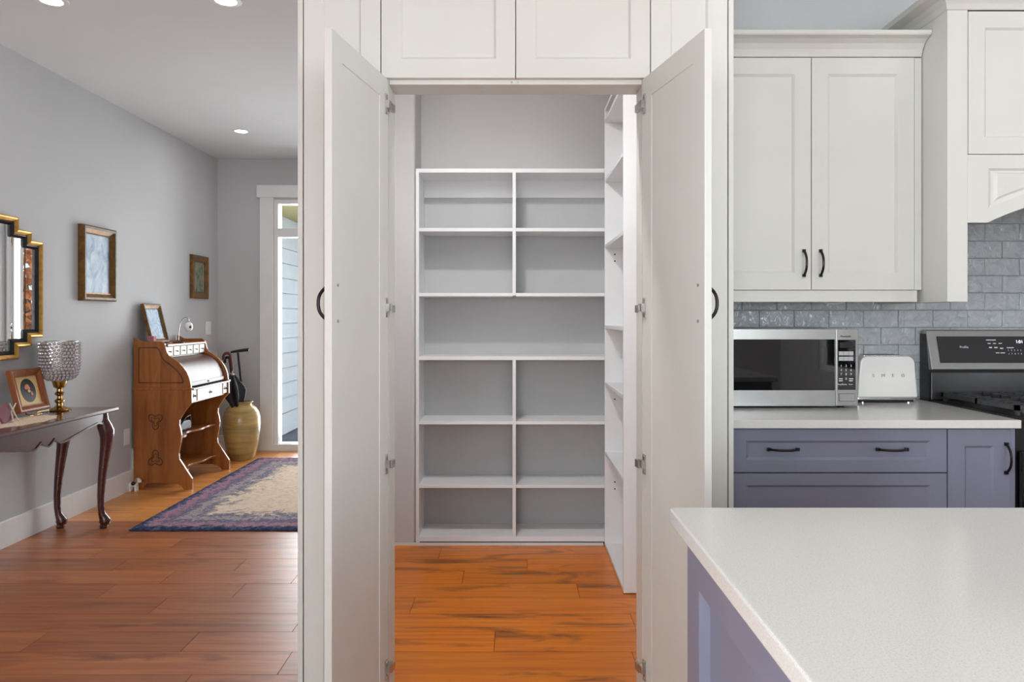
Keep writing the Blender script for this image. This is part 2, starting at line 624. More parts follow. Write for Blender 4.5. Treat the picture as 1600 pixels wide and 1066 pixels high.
kw_ = struct('wall_kitchen', MB().box(0.698, 3.72, YK, YK + 0.10, 0, CZ), 'kitchen_paint')
struct('wall_pantry_header', MB().box(-0.60, 0.62, 2.436, 2.50, 2.10, CZ), 'pantry_paint')
wq = MB()
wq.box(3.60, 3.72, 0.0, YK, 0, CZ)
wq.box(3.60, 3.72, -4.2, -2.8, 0, CZ)
wq.box(3.60, 3.72, -2.8, 0.0, 0, 0.65)
wq.box(3.60, 3.72, -2.8, 0.0, 2.35, CZ)
struct('wall_right', wq, 'hall_paint')
wr = MB()
wr.box(XL, -2.35, -4.12, -4.0, 0, CZ)
wr.box(-0.35, 0.65, -4.12, -4.0, 0, CZ)
wr.box(2.85, 3.60, -4.12, -4.0, 0, CZ)
for a, b in ((-2.35, -0.35), (0.65, 2.85)):
    wr.box(a, b, -4.12, -4.0, 0, 0.60)
    wr.box(a, b, -4.12, -4.0, 2.50, CZ)
struct('wall_rear', wr, 'hall_paint')
struct('ceiling', MB().box(XL - 0.12, 3.72, -4.2, YF + 0.14, CZ, CZ + 0.12), 'ceiling_paint')


def rear_window(name, x0, x1):
    w = group_struct(name, ((x0 + x1) / 2, -4.06, 0.60))
    for a, b in ((x0, x0 + 0.06), (x1 - 0.06, x1), ((x0 + x1) / 2 - 0.03, (x0 + x1) / 2 + 0.03)):
        MB().box(a, b, -4.10, -4.02, 0.60, 2.50).build('stile', 'trim_white', w)
    for a, b in ((0.60, 0.66), (2.44, 2.50), (1.95, 1.99)):
        MB().box(x0 + 0.06, x1 - 0.06, -4.095, -4.025, a, b).build('rail', 'trim_white', w)
    MB().box(x0 + 0.06, x1 - 0.06, -4.064, -4.058, 0.66, 2.44).build('pane', 'window_glass', w)


rear_window('window_2', -2.35, -0.35)
rear_window('window_3', 0.65, 2.85)


def fill_window(name, x, y0, y1):  # frame and pane for an unseen opening added to let fill light in
    w = group_struct(name, (x, (y0 + y1) / 2, 0.65))
    ym = (y0 + y1) / 2
    for a, b in ((y0, y0 + 0.06), (y1 - 0.06, y1), (ym - 0.03, ym + 0.03)):
        MB().box(x - 0.04, x + 0.04, a, b, 0.65, 2.35).build('stile', 'trim_white', w)
    for a, b in ((0.65, 0.71), (2.29, 2.35), (1.85, 1.89)):
        MB().box(x - 0.035, x + 0.035, y0 + 0.06, y1 - 0.06, a, b).build('rail', 'trim_white', w)
    MB().box(x - 0.003, x + 0.003, y0 + 0.06, y1 - 0.06, 0.71, 2.29).build('pane', 'window_glass', w)


fill_window('window_fill_left', XL - 0.06, -3.1, -0.7)  # added opening in front of the left fill light
fill_window('window_fill_right', 3.66, -2.8, 0.0)  # added opening in front of the right fill light

# baseboards
struct('baseboard_left', MB().prism([(XL, 0), (XL + 0.016, 0), (XL + 0.016, 0.142), (XL + 0.010, 0.148), (XL, 0.148)], 'y', -4.0, YF), 'trim_white')
struct('baseboard_far', MB().prism([(YF, 0), (YF - 0.016, 0), (YF - 0.016, 0.142), (YF - 0.010, 0.148), (YF, 0.148)], 'x', XL + 0.016, -2.425), 'trim_white')
struct('baseboard_pantry', MB().box(-0.71, 0.50, YS - 0.010, YS - 0.001, 0, 0.014), 'trim_white')

# ------------------------------------------------------------------ floors with single planks
fl = group_struct('floor', (0, 0, 0))
base = MB()
base.box(XL, 3.60, -4.0, 2.44, -0.06, -0.014)
base.box(XL, -0.70, 2.44, YF + 0.14, -0.06, -0.014)
base.build('subfloor', 'subfloor', fl)
MB().box(XL, 3.60, -4.0, 0.112, -0.014, 0).build('rear_floor', 'hall_plank', fl)
PW = 0.1765
ROW0 = 2.583
FIXED = {3.996: [-1.90], 3.82: [-2.25, -0.95], 3.643: [-2.03, -1.41], 3.466: [-1.70, -1.07], 3.29: [-1.90, -1.284], 3.113: [-1.574], 2.936: [-2.5, -0.9],
         2.76: [-1.886, -1.274], 2.583: [-2.2, -0.846, 0.5], 2.407: [-1.15, 0.4]}


def plank(x0, x1, y0, y1, parent, mat, gap=0.0011):
    m = MB()
    m.box(-(x1 - x0) / 2 + gap, (x1 - x0) / 2 - gap, -(y1 - y0) / 2 + gap, (y1 - y0) / 2 - gap, -0.014, 0)
    o = m.build('plank', mat, parent, local=True)
    o.location = ((x0 + x1) / 2, (y0 + y1) / 2, random.uniform(-0.0006, 0.0))
    return o


k = -14
while ROW0 + k * PW < YF:
    y0, y1 = ROW0 + k * PW, min(ROW0 + (k + 1) * PW, YF + 0.02)
    xa = XL
    xb = 2.6 if y1 < 2.6 else -0.688
    cuts = None
    for f_, c_ in FIXED.items():
        if abs(f_ - y0) < 0.03:
            cuts = [c for c in c_ if c < xb - 0.05]
            if xb > 0:
                cuts += [max(cuts) + 1.25]
    if cuts is None:
        cuts, x = [], xa + random.uniform(0.35, 1.3)
        while x < xb - 0.25:
            cuts.append(x)
            x += random.uniform(0.9, 1.4)
    ed = [xa] + cuts + [xb]
    for a, b in zip(ed[:-1], ed[1:]):
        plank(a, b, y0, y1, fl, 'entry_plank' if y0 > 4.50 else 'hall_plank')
    k += 1
fp = group_struct('floor_pantry', (0, 0, 0))
MB().box(-0.70, 0.79, 2.44, YB, -0.06, -0.014).build('subfloor', 'subfloor', fp)
k = 0
while ROW0 + k * PW < YS:
    y0, y1 = ROW0 + k * PW, min(ROW0 + (k + 1) * PW, YS + 0.02)
    if k == 0:
        y0 = 2.44
    xa, xb = (-0.60, 0.62) if y1 < 2.7 else ((-0.71, 0.62) if y1 < 3.3 else (-0.71, 0.79))
    cut = {0: 0.45, 1: -0.076, 2: 0.5, 3: -0.45, 4: 0.30, 5: -0.25, 6: 0.068, 7: -0.4, 8: 0.02}.get(k, 0.1)
    plank(xa, cut, y0, y1, fp, 'pantry_plank')
    plank(cut, xb, y0, y1, fp, 'pantry_plank')
    k += 1

# ------------------------------------------------------------------ glazed hall door / window in the far wall
w1 = group_struct('window_1', (-1.6, YF, 0))
MB().box(-2.423, -2.297, YF - 0.022, YF - 0.001, 0, 2.417).build('casing', 'trim_white', w1, bevel=0.002)
MB().box(-0.84, -0.802, YF - 0.022, YF - 0.001, 0, 2.417).build('casing', 'trim_white', w1, bevel=0.002)
MB().box(-2.452, -0.802, YF - 0.030, YF - 0.001, 2.417, 2.534).build('head_casing', 'trim_white', w1, bevel=0.003)
MB().box(-2.297, -2.258, YF + 0.01, YF + 0.12, 0.0, 2.40).build('jamb', 'trim_white', w1)
MB().box(-0.86, -0.84, YF + 0.01, YF + 0.12, 0.0, 2.40).build('jamb', 'trim_white', w1)
MB().box(-2.258, -0.86, YF + 0.01, YF + 0.12, 2.362, 2.40).build('head_jamb', 'trim_white', w1)
MB().box(-2.258, -0.86, YF + 0.005, YF + 0.12, 2.044, 2.124).build('transom_bar', 'trim_white', w1)
MB().box(-2.297, -0.84, YF - 0.02, YF + 0.13, 0.0, 0.06).build('sill', 'trim_white', w1)
MB().box(-1.63, -1.57, YF + 0.02, YF + 0.10, 0.06, 2.044).build('mullion', 'trim_white', w1)
for a, b in ((-2.258, -1.63), (-1.57, -0.86)):
    MB().box(a, b, YF + 0.055, YF + 0.061, 0.06, 2.044).build('pane', 'window_glass', w1)
MB().box(-2.258, -0.86, YF + 0.055, YF + 0.061, 2.124, 2.362).build('pane', 'window_glass', w1)

# ------------------------------------------------------------------ outside the hall door
XE = -2.74
we = group_struct('wall_exterior', (XE, 8.5, -0.12))
MB().box(XE - 0.10, XE, YF + 0.145, 12.5, -0.12, 2.465).build('sheathing', 'siding_paint', we)
z = 0.137
while z < 2.40:
    MB().prism([(XE, z + 0.006), (XE + 0.030, z + 0.006), (XE + 0.014, z + 0.177), (XE, z + 0.177)], 'y', YF + 0.145, 12.5).build('siding_board', 'siding_paint', we)
    z += 0.177
MB().box(XE, XE + 0.032, YF + 0.145, 12.5, -0.11, 0.130).build('skirt_board', 'siding_paint', we)
so = MB()
so.box(XE - 0.1, XE + 0.60, YF + 0.145, 12.5, 2.465, 2.52)
struct('trim_1', so, 'soffit_paint')
struct('ground_deck', MB().box(XE - 0.1, 1.2, YF + 0.14, 12.5, -0.18, -0.12), 'deck_carpet')
struct('ground_lawn', MB().box(-12, 16, 12.5, 30, -0.30, -0.20), 'grass_green')
ob = thing('outlet_cover', 'grey weatherproof outlet cover on the white exterior siding', 'outlet', (XE + 0.02, 8.33, 0.34))
MB().box(XE + 0.016, XE + 0.05, 8.29, 8.37, 0.34, 0.48).build('cover', 'plastic_white', ob, bevel=0.006)
MB().box(XE + 0.016, XE + 0.056, 8.28, 8.30, 0.35, 0.47).build('hinge', 'dark_gap', ob)


def tree(loc, h, r, leaf, label):
    t = thing('garden_tree', label, 'tree', loc, group='autumn trees beyond the glazed door')
    m = MB()
    m.tube([(0, 0, 0), (0.05, 0, h * 0.25), (-0.03, 0.04, h * 0.5), (0.02, 0, h * 0.8)], [0.12, 0.10, 0.07, 0.03], 8)
    for i in range(6):
        a = i * 1.05
        z0 = h * (0.35 + 0.06 * i)
        m.tube([(0, 0, z0), (r * 0.4 * math.cos(a), r * 0.4 * math.sin(a), z0 + 0.3), (r * 0.75 * math.cos(a), r * 0.75 * math.sin(a), z0 + 0.45)], [0.04, 0.025, 0.01], 6)
    m.build('trunk', 'bark', t, local=True, smooth=True)
    c = MB()
    for i in range(1300):
        d = Vector((random.gauss(0, 1), random.gauss(0, 1), random.gauss(0, 1))).normalized() * r * random.uniform(0.45, 1.0)
        p = Vector((d.x, d.y, h * 0.68 + d.z * 0.85))
        u = Vector((random.gauss(0, 1), random.gauss(0, 1), random.gauss(0, 1))).normalized() * 0.10
        v = u.orthogonal().normalized() * 0.06
        c.add([p - u, p + v, p + u, p - v], [(0, 1, 2, 3)])
    tag(c.build('foliage', leaf, t, local=True), kind='stuff')


tree((2.7, 12.4, -0.2), 2.6, 1.1, 'leaf_orange', 'orange-leaved autumn tree in the garden, seen in the wall mirror')
tree((5.2, 13.4, -0.2), 2.8, 1.2, 'leaf_red', 'red-leaved autumn tree in the garden, seen in the wall mirror')
tree((2.4, 17.2, -0.2), 4.6, 1.8, 'leaf_yellow', 'tall yellow-leaved autumn tree in the garden, seen in the wall mirror')
tree((-2.4, 17.0, -0.2), 4.6, 1.8, 'leaf_green', 'green-leaved tree in the garden beyond the glazed door')

# ------------------------------------------------------------------ tall pantry cabinetry
TB = 2.433   # back of the shallow cabinet boxes
CW = 'cabinet_white'


def tall_unit(sgn, label):
    """sgn -1: left of the doorway, +1: right. Box, end panel, fixed framed front and the swung-open pantry door"""
    x_in, x_out = C0 + sgn * 0.4065, C0 + sgn * 0.676
    t = thing('tall_cabinet', label, 'cabinet', (C0 + sgn * 0.55, YP + 0.06, 0))
    a, b = sorted((x_in, x_out))
    MB().box(a, b, YP + 0.021, TB, 0, CZ - 0.002).build('body', CW, t)
    a, b = sorted((C0 + sgn * 0.6785, C0 + sgn * 0.6945))
    MB().box(a, b, YP - 0.002, TB, 0, CZ - 0.002).build('end_panel', CW, t, bevel=0.001)
    a, b = sorted((C0 + sgn * 0.4315, C0 + sgn * 0.6755))
    shaker(t, 'tall_front', a, 0.02, b - a, 2.74, YP, CW, st=0.062, rt=0.07, rb=0.09, bev=0.007, rec=0.007)
    # the swung-open door
    w, h, th = 0.419, 2.0, 0.021
    fr, pn = shaker_mesh(w, h, th, 0.062, 0.062, 0.08, 0.008, 0.007, 0.0025, x0=0.0 if sgn < 0 else -w)
    d = fr.build('pantry_door', CW, t, local=True, bevel=0.0012)
    ang = math.radians(-100.3 if sgn < 0 else 102.4)
    cx, cy = (-0.402, YP) if sgn < 0 else (0.410, YP)
    lx = cx + math.sin(ang) * th
    ly = cy - math.cos(ang) * th
    ox, oy, oz = ORG[t.name]
    d.location = (lx - ox, ly - oy, 0.036)
    d.rotation_euler = (0, 0, ang)
    d['label'] = 'open pantry door swung toward the viewer'
    pn.build('panel', CW, d, local=True)
    hx = (w - 0.036) * (1 if sgn < 0 else -1)
    hz = 1.315 - 0.036
    bow_handle(d, (hx, hz), 0.096, True, 0.030, 0.0, -1, local=True)
    for s2 in (-1, 1):
        m = MB()
        m.tube([(hx, th - 0.001, hz + s2 * 0.048), (hx, th + 0.0025, hz + s2 * 0.048)], 0.0042, 8)
        m.build('screw', 'hinge_steel', d, local=True)
    q = 1 if sgn < 0 else -1
    for zz in (1.952, 1.308, 0.812, 0.161):
        hgz = zz - 0.036
        m = MB()
        xa, xb = sorted((q * 0.010, q * 0.028))
        m.box(xa, xb, th, th + 0.004, hgz - 0.031, hgz + 0.031)
        xa, xb = sorted((q * -0.004, q * 0.022))
        m.box(xa, xb, th + 0.003, th + 0.013, hgz - 0.012, hgz + 0.012)
        xa, xb = sorted((q * -0.030, q * 0.002))
        m.box(xa, xb, th + 0.005, th + 0.014, hgz - 0.016, hgz + 0.008)
        m.tube([(q * 0.019, th + 0.003, hgz + 0.024), (q * 0.019, th + 0.006, hgz + 0.024)], 0.005, 8)
        m.tube([(q * 0.019, th + 0.003, hgz - 0.024), (q * 0.019, th + 0.006, hgz - 0.024)], 0.005, 8)
        m.build('hinge', 'hinge_steel', d, local=True)
    return t


tall_unit(-1, 'tall white framed cabinet left of the pantry doorway with its door open')
tall_unit(1, 'tall white framed cabinet right of the pantry doorway with its door open')

uc = thing('over_door_cabinet', 'white two-door cabinet above the pantry doorway', 'cabinet', (C0, YP + 0.06, 2.02))
MB().box(C0 - 0.4055, C0 + 0.4055, YP + 0.021, TB, 2.026, CZ - 0.002).build('body', CW, uc)
shaker(uc, 'door', C0 - 0.4285, 2.041, 0.427, 0.735, YP, CW, st=0.061, bev=0.007, rec=0.008)
shaker(uc, 'door', C0 + 0.0015, 2.041, 0.427, 0.735, YP, CW, st=0.061, bev=0.007, rec=0.008)
for dx in (-0.013, 0.008):
    m = MB()
    m.tube([(C0 + dx, YP + 0.0195, 2.033), (C0 + dx, YP + 0.0225, 2.033)], 0.004, 8)
    m.build('door_bumper', 'hinge_steel', uc)

# ------------------------------------------------------------------ pantry shelving
SW = 'shelf_white'
bs = thing('shelving_unit', 'wide white shelving unit filling the back of the pantry', 'shelving', (0.0, YS + 0.13, 0))
X0s, X1s = -0.5505, 0.560
YSB = YB - 0.004
MB().box(X0s, X0s + 0.019, YS, YSB, 0.006, 2.109).build('side_panel', SW, bs, bevel=0.001)
MB().box(X1s - 0.019, X1s, YS + 0.001, YSB, 0.006, 2.109).build('side_panel', SW, bs, bevel=0.001)
MB().box(X0s + 0.019, X1s - 0.019, YS - 0.001, YSB, 2.086, 2.109).build('top_board', SW, bs, bevel=0.001)
MB().box(X0s + 0.019, X1s - 0.019, YS + 0.003, YSB, 0.018, 0.047).build('bottom_board', SW, bs, bevel=0.001)
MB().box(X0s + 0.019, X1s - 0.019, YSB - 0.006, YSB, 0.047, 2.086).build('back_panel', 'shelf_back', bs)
xm0, xm1 = -0.008, 0.011
MB().box(xm0, xm1, YS - 0.002, YSB - 0.006, 1.398, 2.086).build('divider', SW, bs, bevel=0.001)
MB().box(xm0, xm1, YS + 0.001, YSB - 0.006, 0.047, 1.036).build('divider', SW, bs, bevel=0.001)
for zt in (1.776, 1.412):
    MB().box(X0s + 0.019, xm0, YS + 0.001, YSB - 0.006, zt - 0.019, zt).build('shelf', SW, bs, bevel=0.001)
    MB().box(xm1, X1s - 0.019, YS + 0.001, YSB - 0.006, zt - 0.019, zt).build('shelf', SW, bs, bevel=0.001)
MB().box(X0s + 0.019, X1s - 0.019, YS, YSB - 0.006, 1.036, 1.056).build('shelf', SW, bs, bevel=0.001)
for zt in (0.692, 0.336):
    MB().box(X0s + 0.019, xm0, YS + 0.001, YSB - 0.006, zt - 0.017, zt).build('shelf', SW, bs, bevel=0.001)
    MB().box(xm1, X1s - 0.019, YS + 0.001, YSB - 0.006, zt - 0.017, zt).build('shelf', SW, bs, bevel=0.001)
for a, b in ((X0s + 0.019, xm0), (xm1, X1s - 0.019)):
    MB().box(a, b, YSB - 0.024, YSB - 0.006, 1.985, 2.086).build('hanging_rail', SW, bs)
m = MB()
m.tube([(xm0, YS + 0.05, 0.300), (xm0 - 0.012, YS + 0.05, 0.300)], 0.004, 8)
m.build('shelf_pin', 'hinge_steel', bs)

ss = thing('shelving_unit', 'narrow white shelving unit along the right side of the pantry', 'shelving', (0.64, 3.69, 0))
XA, XB_, YA, YZ = 0.5055, 0.786, 3.335, 4.038
MB().box(XA, XB_, YA, YA + 0.019, 0.004, 2.44).build('end_panel', SW, ss, bevel=0.001)
MB().box(XA, XB_, YZ - 0.019, YZ, 0.004, 2.44).build('end_panel', SW, ss, bevel=0.001)
MB().box(XB_ - 0.006, XB_, YA + 0.019, YZ - 0.019, 0.02, 2.42).build('back_panel', SW, ss)
for zt in (2.44, 2.375, 2.045, 1.678, 1.232, 0.915, 0.528, 0.020):
    MB().box(XA + 0.001, XB_ - 0.006, YA + 0.019, YZ - 0.019, zt - 0.018, zt).build('shelf', SW, ss, bevel=0.001)
for zz in (1.625, 1.588, 0.86, 0.82, 0.36, 0.322):
    m = MB()
    m.tube([(XA + 0.055, YZ - 0.0195, zz), (XA + 0.055, YZ - 0.0205, zz)], 0.0045, 8)
    m.build('pin_hole', 'dark_gap', ss)

# ------------------------------------------------------------------ kitchen: backsplash tiles
TP, TH = 0.1536, 0.0767
m = MB().box(0.70, 2.80, YK - 0.003, YK - 0.0005, 0.914, 1.92)
m.build('grout_bed', 'grout', kw_)
k = -5
while 1.2307 + k * TH < 1.90:
    z0 = max(0.9155, 1.2307 + k * TH + 0.001)
    z1 = 1.2307 + (k + 1) * TH - 0.001
    x = 1.394 + (0 if k % 2 == 0 else TP / 2) - 6 * TP
    while x < 2.78:
        a, b = max(0.70, x + 0.001), min(2.80, x + TP - 0.001)
        if b - a > 0.01 and not (z0 > 1.42 and b < 1.58):
            tm = MB()
            cx, cz = (a + b) / 2, (z0 + z1) / 2
            hw, hh = (b - a) / 2, (z1 - z0) / 2
            e = 0.003
            vs = [(-hw, 0, -hh), (hw, 0, -hh), (hw, 0, hh), (-hw, 0, hh), (-hw, -0.006, -hh), (hw, -0.006, -hh), (hw, -0.006, hh), (-hw, -0.006, hh),
                  (-hw + e, -0.008, -hh + e), (hw - e, -0.008, -hh + e), (hw - e, -0.008, hh - e), (-hw + e, -0.008, hh - e)]
            fs = [(8, 9, 10, 11)]
            for i in range(4):
                j = (i + 1) % 4
                fs += [(i, j, 4 + j, 4 + i), (4 + i, 4 + j, 8 + j, 8 + i)]
            tm.add(vs, fs)
            o = tm.build('tile', 'tile_glaze', kw_, local=True)
            o.location = (cx, YK - 0.002 + random.uniform(-0.0008, 0.0004), cz)
            o.rotation_euler = (random.uniform(-0.008, 0.008), 0, random.uniform(-0.006, 0.006))
        x += TP
    k += 1

# ------------------------------------------------------------------ kitchen: upper cabinet
YU = 2.825
up = thing('upper_cabinet', 'white two-door upper cabinet with crown above the microwave', 'cabinet', (1.15, 3.0, 1.34))
MB().box(0.70, 1.5945, YU + 0.021, YK - 0.012, 1.384, 2.30).build('body', CW, up)
MB().box(0.70, 0.757, YU + 0.002, YU + 0.021, 1.384, 2.291).build('filler', CW, up)
MB().box(1.567, 1.5945, YU + 0.004, YU + 0.021, 1.384, 2.291).build('filler', CW, up)
d1 = shaker(up, 'door', 0.760, 1.384, 0.4005, 0.907, YU, CW, st=0.063, bev=0.010, rec=0.008)
d2 = shaker(up, 'door', 1.1635, 1.384, 0.4005, 0.907, YU, CW, st=0.063, bev=0.010, rec=0.008)
bow_handle(d1, (1.132, 1.488), 0.096, True, 0.026, YU)
bow_handle(d2, (1.197, 1.488), 0.096, True, 0.026, YU)
MB().box(0.70, 1.580, YU + 0.008, YU + 0.026, 1.337, 1.3825).build('light_valance', CW, up, bevel=0.001)
cr = [(YU + 0.02, 2.2965), (YU + 0.004, 2.2965), (YU + 0.001, 2.305), (YU - 0.006, 2.322), (YU - 0.020, 2.340), (YU - 0.040, 2.352), (YU - 0.062, 2.357), (YU - 0.066, 2.362), (YU - 0.066, 2.374), (YU + 0.02, 2.374)]
MB().prism(cr, 'x', 0.70, 1.5945).build('crown', CW, up)
cord = MB()
cord.tube([(1.34 + 0.055 * math.cos(a), 3.03, 1.352 - 0.018 * math.sin(a)) for a in [PI * i / 12 for i in range(13)]], 0.0025, 6)
tag(cord.build('lamp_cord', 'plastic_white', smooth=True), 'thin white cord loop hanging under the upper cabinet', 'cord')

# ------------------------------------------------------------------ kitchen: hood cabinet
YH = 2.665
hd = thing('hood_cabinet', 'white range hood cabinet with arched apron over the stove', 'cabinet', (2.167, 2.93, 1.334))
XH0, XH1 = 1.5975, 2.737
MB().box(XH0, 1.672, YH, YK - 0.012, 1.334, 2.409).build('side_leg', CW, hd, bevel=0.001)
MB().box(2.662, XH1, YH, YK - 0.012, 1.334, 2.409).build('side_leg', CW, hd, bevel=0.001)
MB().box(1.672, 2.662, YH + 0.022, YK - 0.012, 1.876, 2.409).build('body', CW, hd)
shaker(hd, 'door', 1.675, 1.879, 0.491, 0.526, YH, CW, st=0.060, bev=0.008, rec=0.008)
shaker(hd, 'door', 2.168, 1.879, 0.491, 0.526, YH, CW, st=0.060, bev=0.008, rec=0.008)


def arch(x0, x1, zlow, rise, n=24):
    cx, hw = (x0 + x1) / 2, (x1 - x0) / 2
    return [(x0 + (x1 - x0) * i / n, zlow + rise * (1 - ((x0 + (x1 - x0) * i / n - cx) / hw) ** 2)) for i in range(n + 1)]


ap = MB()
poly = [(1.672, 1.626)] + arch(1.745, 2.589, 1.626, 0.10) + [(2.662, 1.626), (2.662, 1.876), (1.672, 1.876)]
# the apron carries a recessed arched field: ring between outline and field, then the field's walls
field = arch(1.748, 2.586, 1.676, 0.104) + [(2.586, 1.826), (1.748, 1.826)]
inner = arch(1.7615, 2.5725, 1.694, 0.104) + [(2.5725, 1.818), (1.7615, 1.818)]
nF = len(field)
top = [(p[0], p[1]) for p in poly]
# outer strips built from matching columns
cols = [i / 24 for i in range(25)]
vs, fs = [], []


def ring_faces(mb, A, B, ya, yb):
    n = len(A)
    mb.add([(p[0], ya, p[1]) for p in A] + [(p[0], yb, p[1]) for p in B], [(i, (i + 1) % n, n + (i + 1) % n, n + i) for i in range(n)])


outer = arch(1.745, 2.589, 1.626, 0.10) + [(2.589, 1.876), (1.745, 1.876)]
ring_faces(ap, outer, field, YH, YH)
ring_faces(ap, field, inner, YH, YH + 0.008)
ap.add([(p[0], YH + 0.008, p[1]) for p in inner], [tuple(range(len(inner)))])
ap.add([(1.672, YH, 1.626), (1.745, YH, 1.626), (1.745, YH, 1.876), (1.672, YH, 1.876)], [(0, 1, 2, 3)])
ap.add([(2.589, YH, 1.626), (2.662, YH, 1.626), (2.662, YH, 1.876), (2.589, YH, 1.876)], [(0, 1, 2, 3)])
ring_faces(ap, poly, poly, YH, YH + 0.02)
ap.add([(p[0], YH + 0.02, p[1]) for p in poly], [tuple(range(len(poly)))])
ap.build('arched_apron', CW, hd)
rp_o = arch(1.785, 2.549, 1.722, 0.092) + [(2.549, 1.806), (1.785, 1.806)]
rp_i = arch(1.797, 2.537, 1.732, 0.086) + [(2.537, 1.800), (1.797, 1.800)]
rp_o = arch(1.772, 2.562, 1.706, 0.088) + [(2.562, 1.812), (1.772, 1.812)]
rp_i = arch(1.784, 2.550, 1.720, 0.082) + [(2.550, 1.808), (1.784, 1.808)]
mp_ = MB()
ring_faces(mp_, rp_o, rp_i, YH + 0.008, YH + 0.002)
mp_.add([(p[0], YH + 0.002, p[1]) for p in rp_i], [tuple(range(len(rp_i)))])
mp_.build('raised_panel', CW, hd)
MB().box(1.672, 2.662, YH + 0.02, YK - 0.012, 1.80, 1.876).build('hood_liner', 'stainless', hd)
# hood crown, mitred round the left front corner
prof = [(0.0, 2.409), (0.004, 2.412), (0.012, 2.428), (0.028, 2.446), (0.050, 2.456), (0.060, 2.462), (0.060, 2.484), (0.0, 2.484)]
cm = MB()
n = len(prof)
path = lambda o: [(XH0 - o, YK - 0.012), (XH0 - o, YH - o), (XH1 + o, YH - o), (XH1 + o, YK - 0.012)]
vs = []
for o_, z_ in prof:
    vs += [(x, y, z_) for x, y in path(o_)]
fs = []
for i in range(n - 1):
    for j in range(3):
        fs.append((i * 4 + j, i * 4 + j + 1, (i + 1) * 4 + j + 1, (i + 1) * 4 + j))
fs.append(tuple((n - 1) * 4 + j for j in range(4)))
cm.add(vs, fs)
cm.build('crown', CW, hd)

# ------------------------------------------------------------------ kitchen: base cabinets, counter
YC = 2.580
BL = 'cabinet_blue'
bd = thing('drawer_cabinet', 'blue base cabinet with three wide framed drawers', 'cabinet', (1.12, 2.9, 0))
MB().box(0.70, 1.545, YC + 0.021, YK - 0.012, 0.10, 0.884).build('body', BL, bd)
MB().box(0.70, 1.545, YC + 0.08, YC + 0.10, 0.0, 0.10).build('toe_kick', BL, bd)
MB().box(0.70, 0.766, YC + 0.002, YC + 0.021, 0.10, 0.878).build('filler', BL, bd)
dr = shaker(bd, 'drawer', 0.769, 0.7235, 0.7755, 0.1545, YC, BL, st=0.060, rt=0.042, rb=0.045, bev=0.009, rec=0.008)
bow_handle(dr, (0.960, 0.806), 0.102, False, 0.026, YC, r=0.0042)
bow_handle(dr, (1.348, 0.806), 0.102, False, 0.026, YC, r=0.0042)
for z0, z1 in ((0.4235, 0.7195), (0.1035, 0.4195)):
    d_ = shaker(bd, 'drawer', 0.769, z0, 0.7755, z1 - z0, YC, BL, st=0.060, rt=0.042, rb=0.05, bev=0.009, rec=0.008)
    bow_handle(d_, (0.960, (z0 + z1) / 2), 0.102, False, 0.026, YC + 0.008, r=0.0042)
    bow_handle(d_, (1.348, (z0 + z1) / 2), 0.102, False, 0.026, YC + 0.008, r=0.0042)
bn = thing('base_cabinet', 'narrow blue base cabinet with one framed door beside the stove', 'cabinet', (1.66, 2.9, 0))
MB().box(1.5465, 1.790, YC + 0.021, YK - 0.012, 0.10, 0.884).build('body', BL, bn)
MB().box(1.5465, 1.790, YC + 0.08, YC + 0.10, 0.0, 0.10).build('toe_kick', BL, bn)
d_ = shaker(bn, 'door', 1.5485, 0.1035, 0.2225, 0.7745, YC, BL, st=0.060, bev=0.009, rec=0.008)
bow_handle(d_, (1.7545, 0.774), 0.102, True, 0.026, YC, r=0.0042)
MB().box(1.7725, 1.790, YC + 0.003, YC + 0.021, 0.1035, 0.878).build('filler', BL, bn)
ct = MB().box(0.70, 1.790, 2.550, YK - 0.0105, 0.8845, 0.914)
tag(ct.build('kitchen_countertop', 'quartz', bevel=0.002), 'white quartz countertop under the microwave and toaster', 'countertop')

# ------------------------------------------------------------------ microwave
YM = 2.875
mw = thing('microwave', 'stainless steel microwave oven with black window on the counter', 'microwave', (1.10, 3.0, 0.914))
mx0, mx1, mz0, mz1 = 0.835, 1.369, 0.924, 1.229
MB().box(mx0, mx1, YM + 0.026, 3.19, mz0 + 0.004, mz1 - 0.003).build('case', 'stainless', mw, bevel=0.003)
dm = MB()
xd = 1.2785
ring_o = [(mx0, mz0), (xd, mz0), (xd, mz1), (mx0, mz1)]
ring_i = [(mx0 + 0.03, mz0 + 0.062), (xd - 0.002, mz0 + 0.062), (xd - 0.002, mz1 - 0.040), (mx0 + 0.03, mz1 - 0.040)]
ring_faces(dm, ring_o, ring_i, YM, YM)
ring_faces(dm, ring_i, ring_i, YM, YM + 0.006)
ring_faces(dm, ring_o, ring_o, YM, YM + 0.025)
ring_faces(dm, ring_o, ring_i, YM + 0.025, YM + 0.025)
door = dm.build('door', 'stainless', mw)
MB().box(mx0 + 0.03, xd - 0.002, YM + 0.003, YM + 0.024, mz0 + 0.062, mz1 - 0.040).build('window', 'black_glass', door)
cp = MB().box(xd + 0.002, mx1, YM, YM + 0.025, mz0, mz1).build('control_panel', 'stainless', mw, bevel=0.002)
MB().box(xd + 0.009, mx1 - 0.011, YM - 0.0012, YM + 0.002, mz0 + 0.064, mz1 - 0.042).build('keypad', 'black_glass', cp)
MB().box(xd + 0.016, mx1 - 0.022, YM - 0.0018, YM, mz1 - 0.074, mz1 - 0.052).build('display', 'black_enamel', cp)
for r_ in range(2):
    for c_ in range(3):
        x = xd + 0.0125 + c_ * 0.0195
        z = mz1 - 0.104 - r_ * 0.021
        MB().box(x, x + 0.0185, YM - 0.002, YM, z, z + 0.016).build('key', 'key_grey', cp)
nums = '123456789'
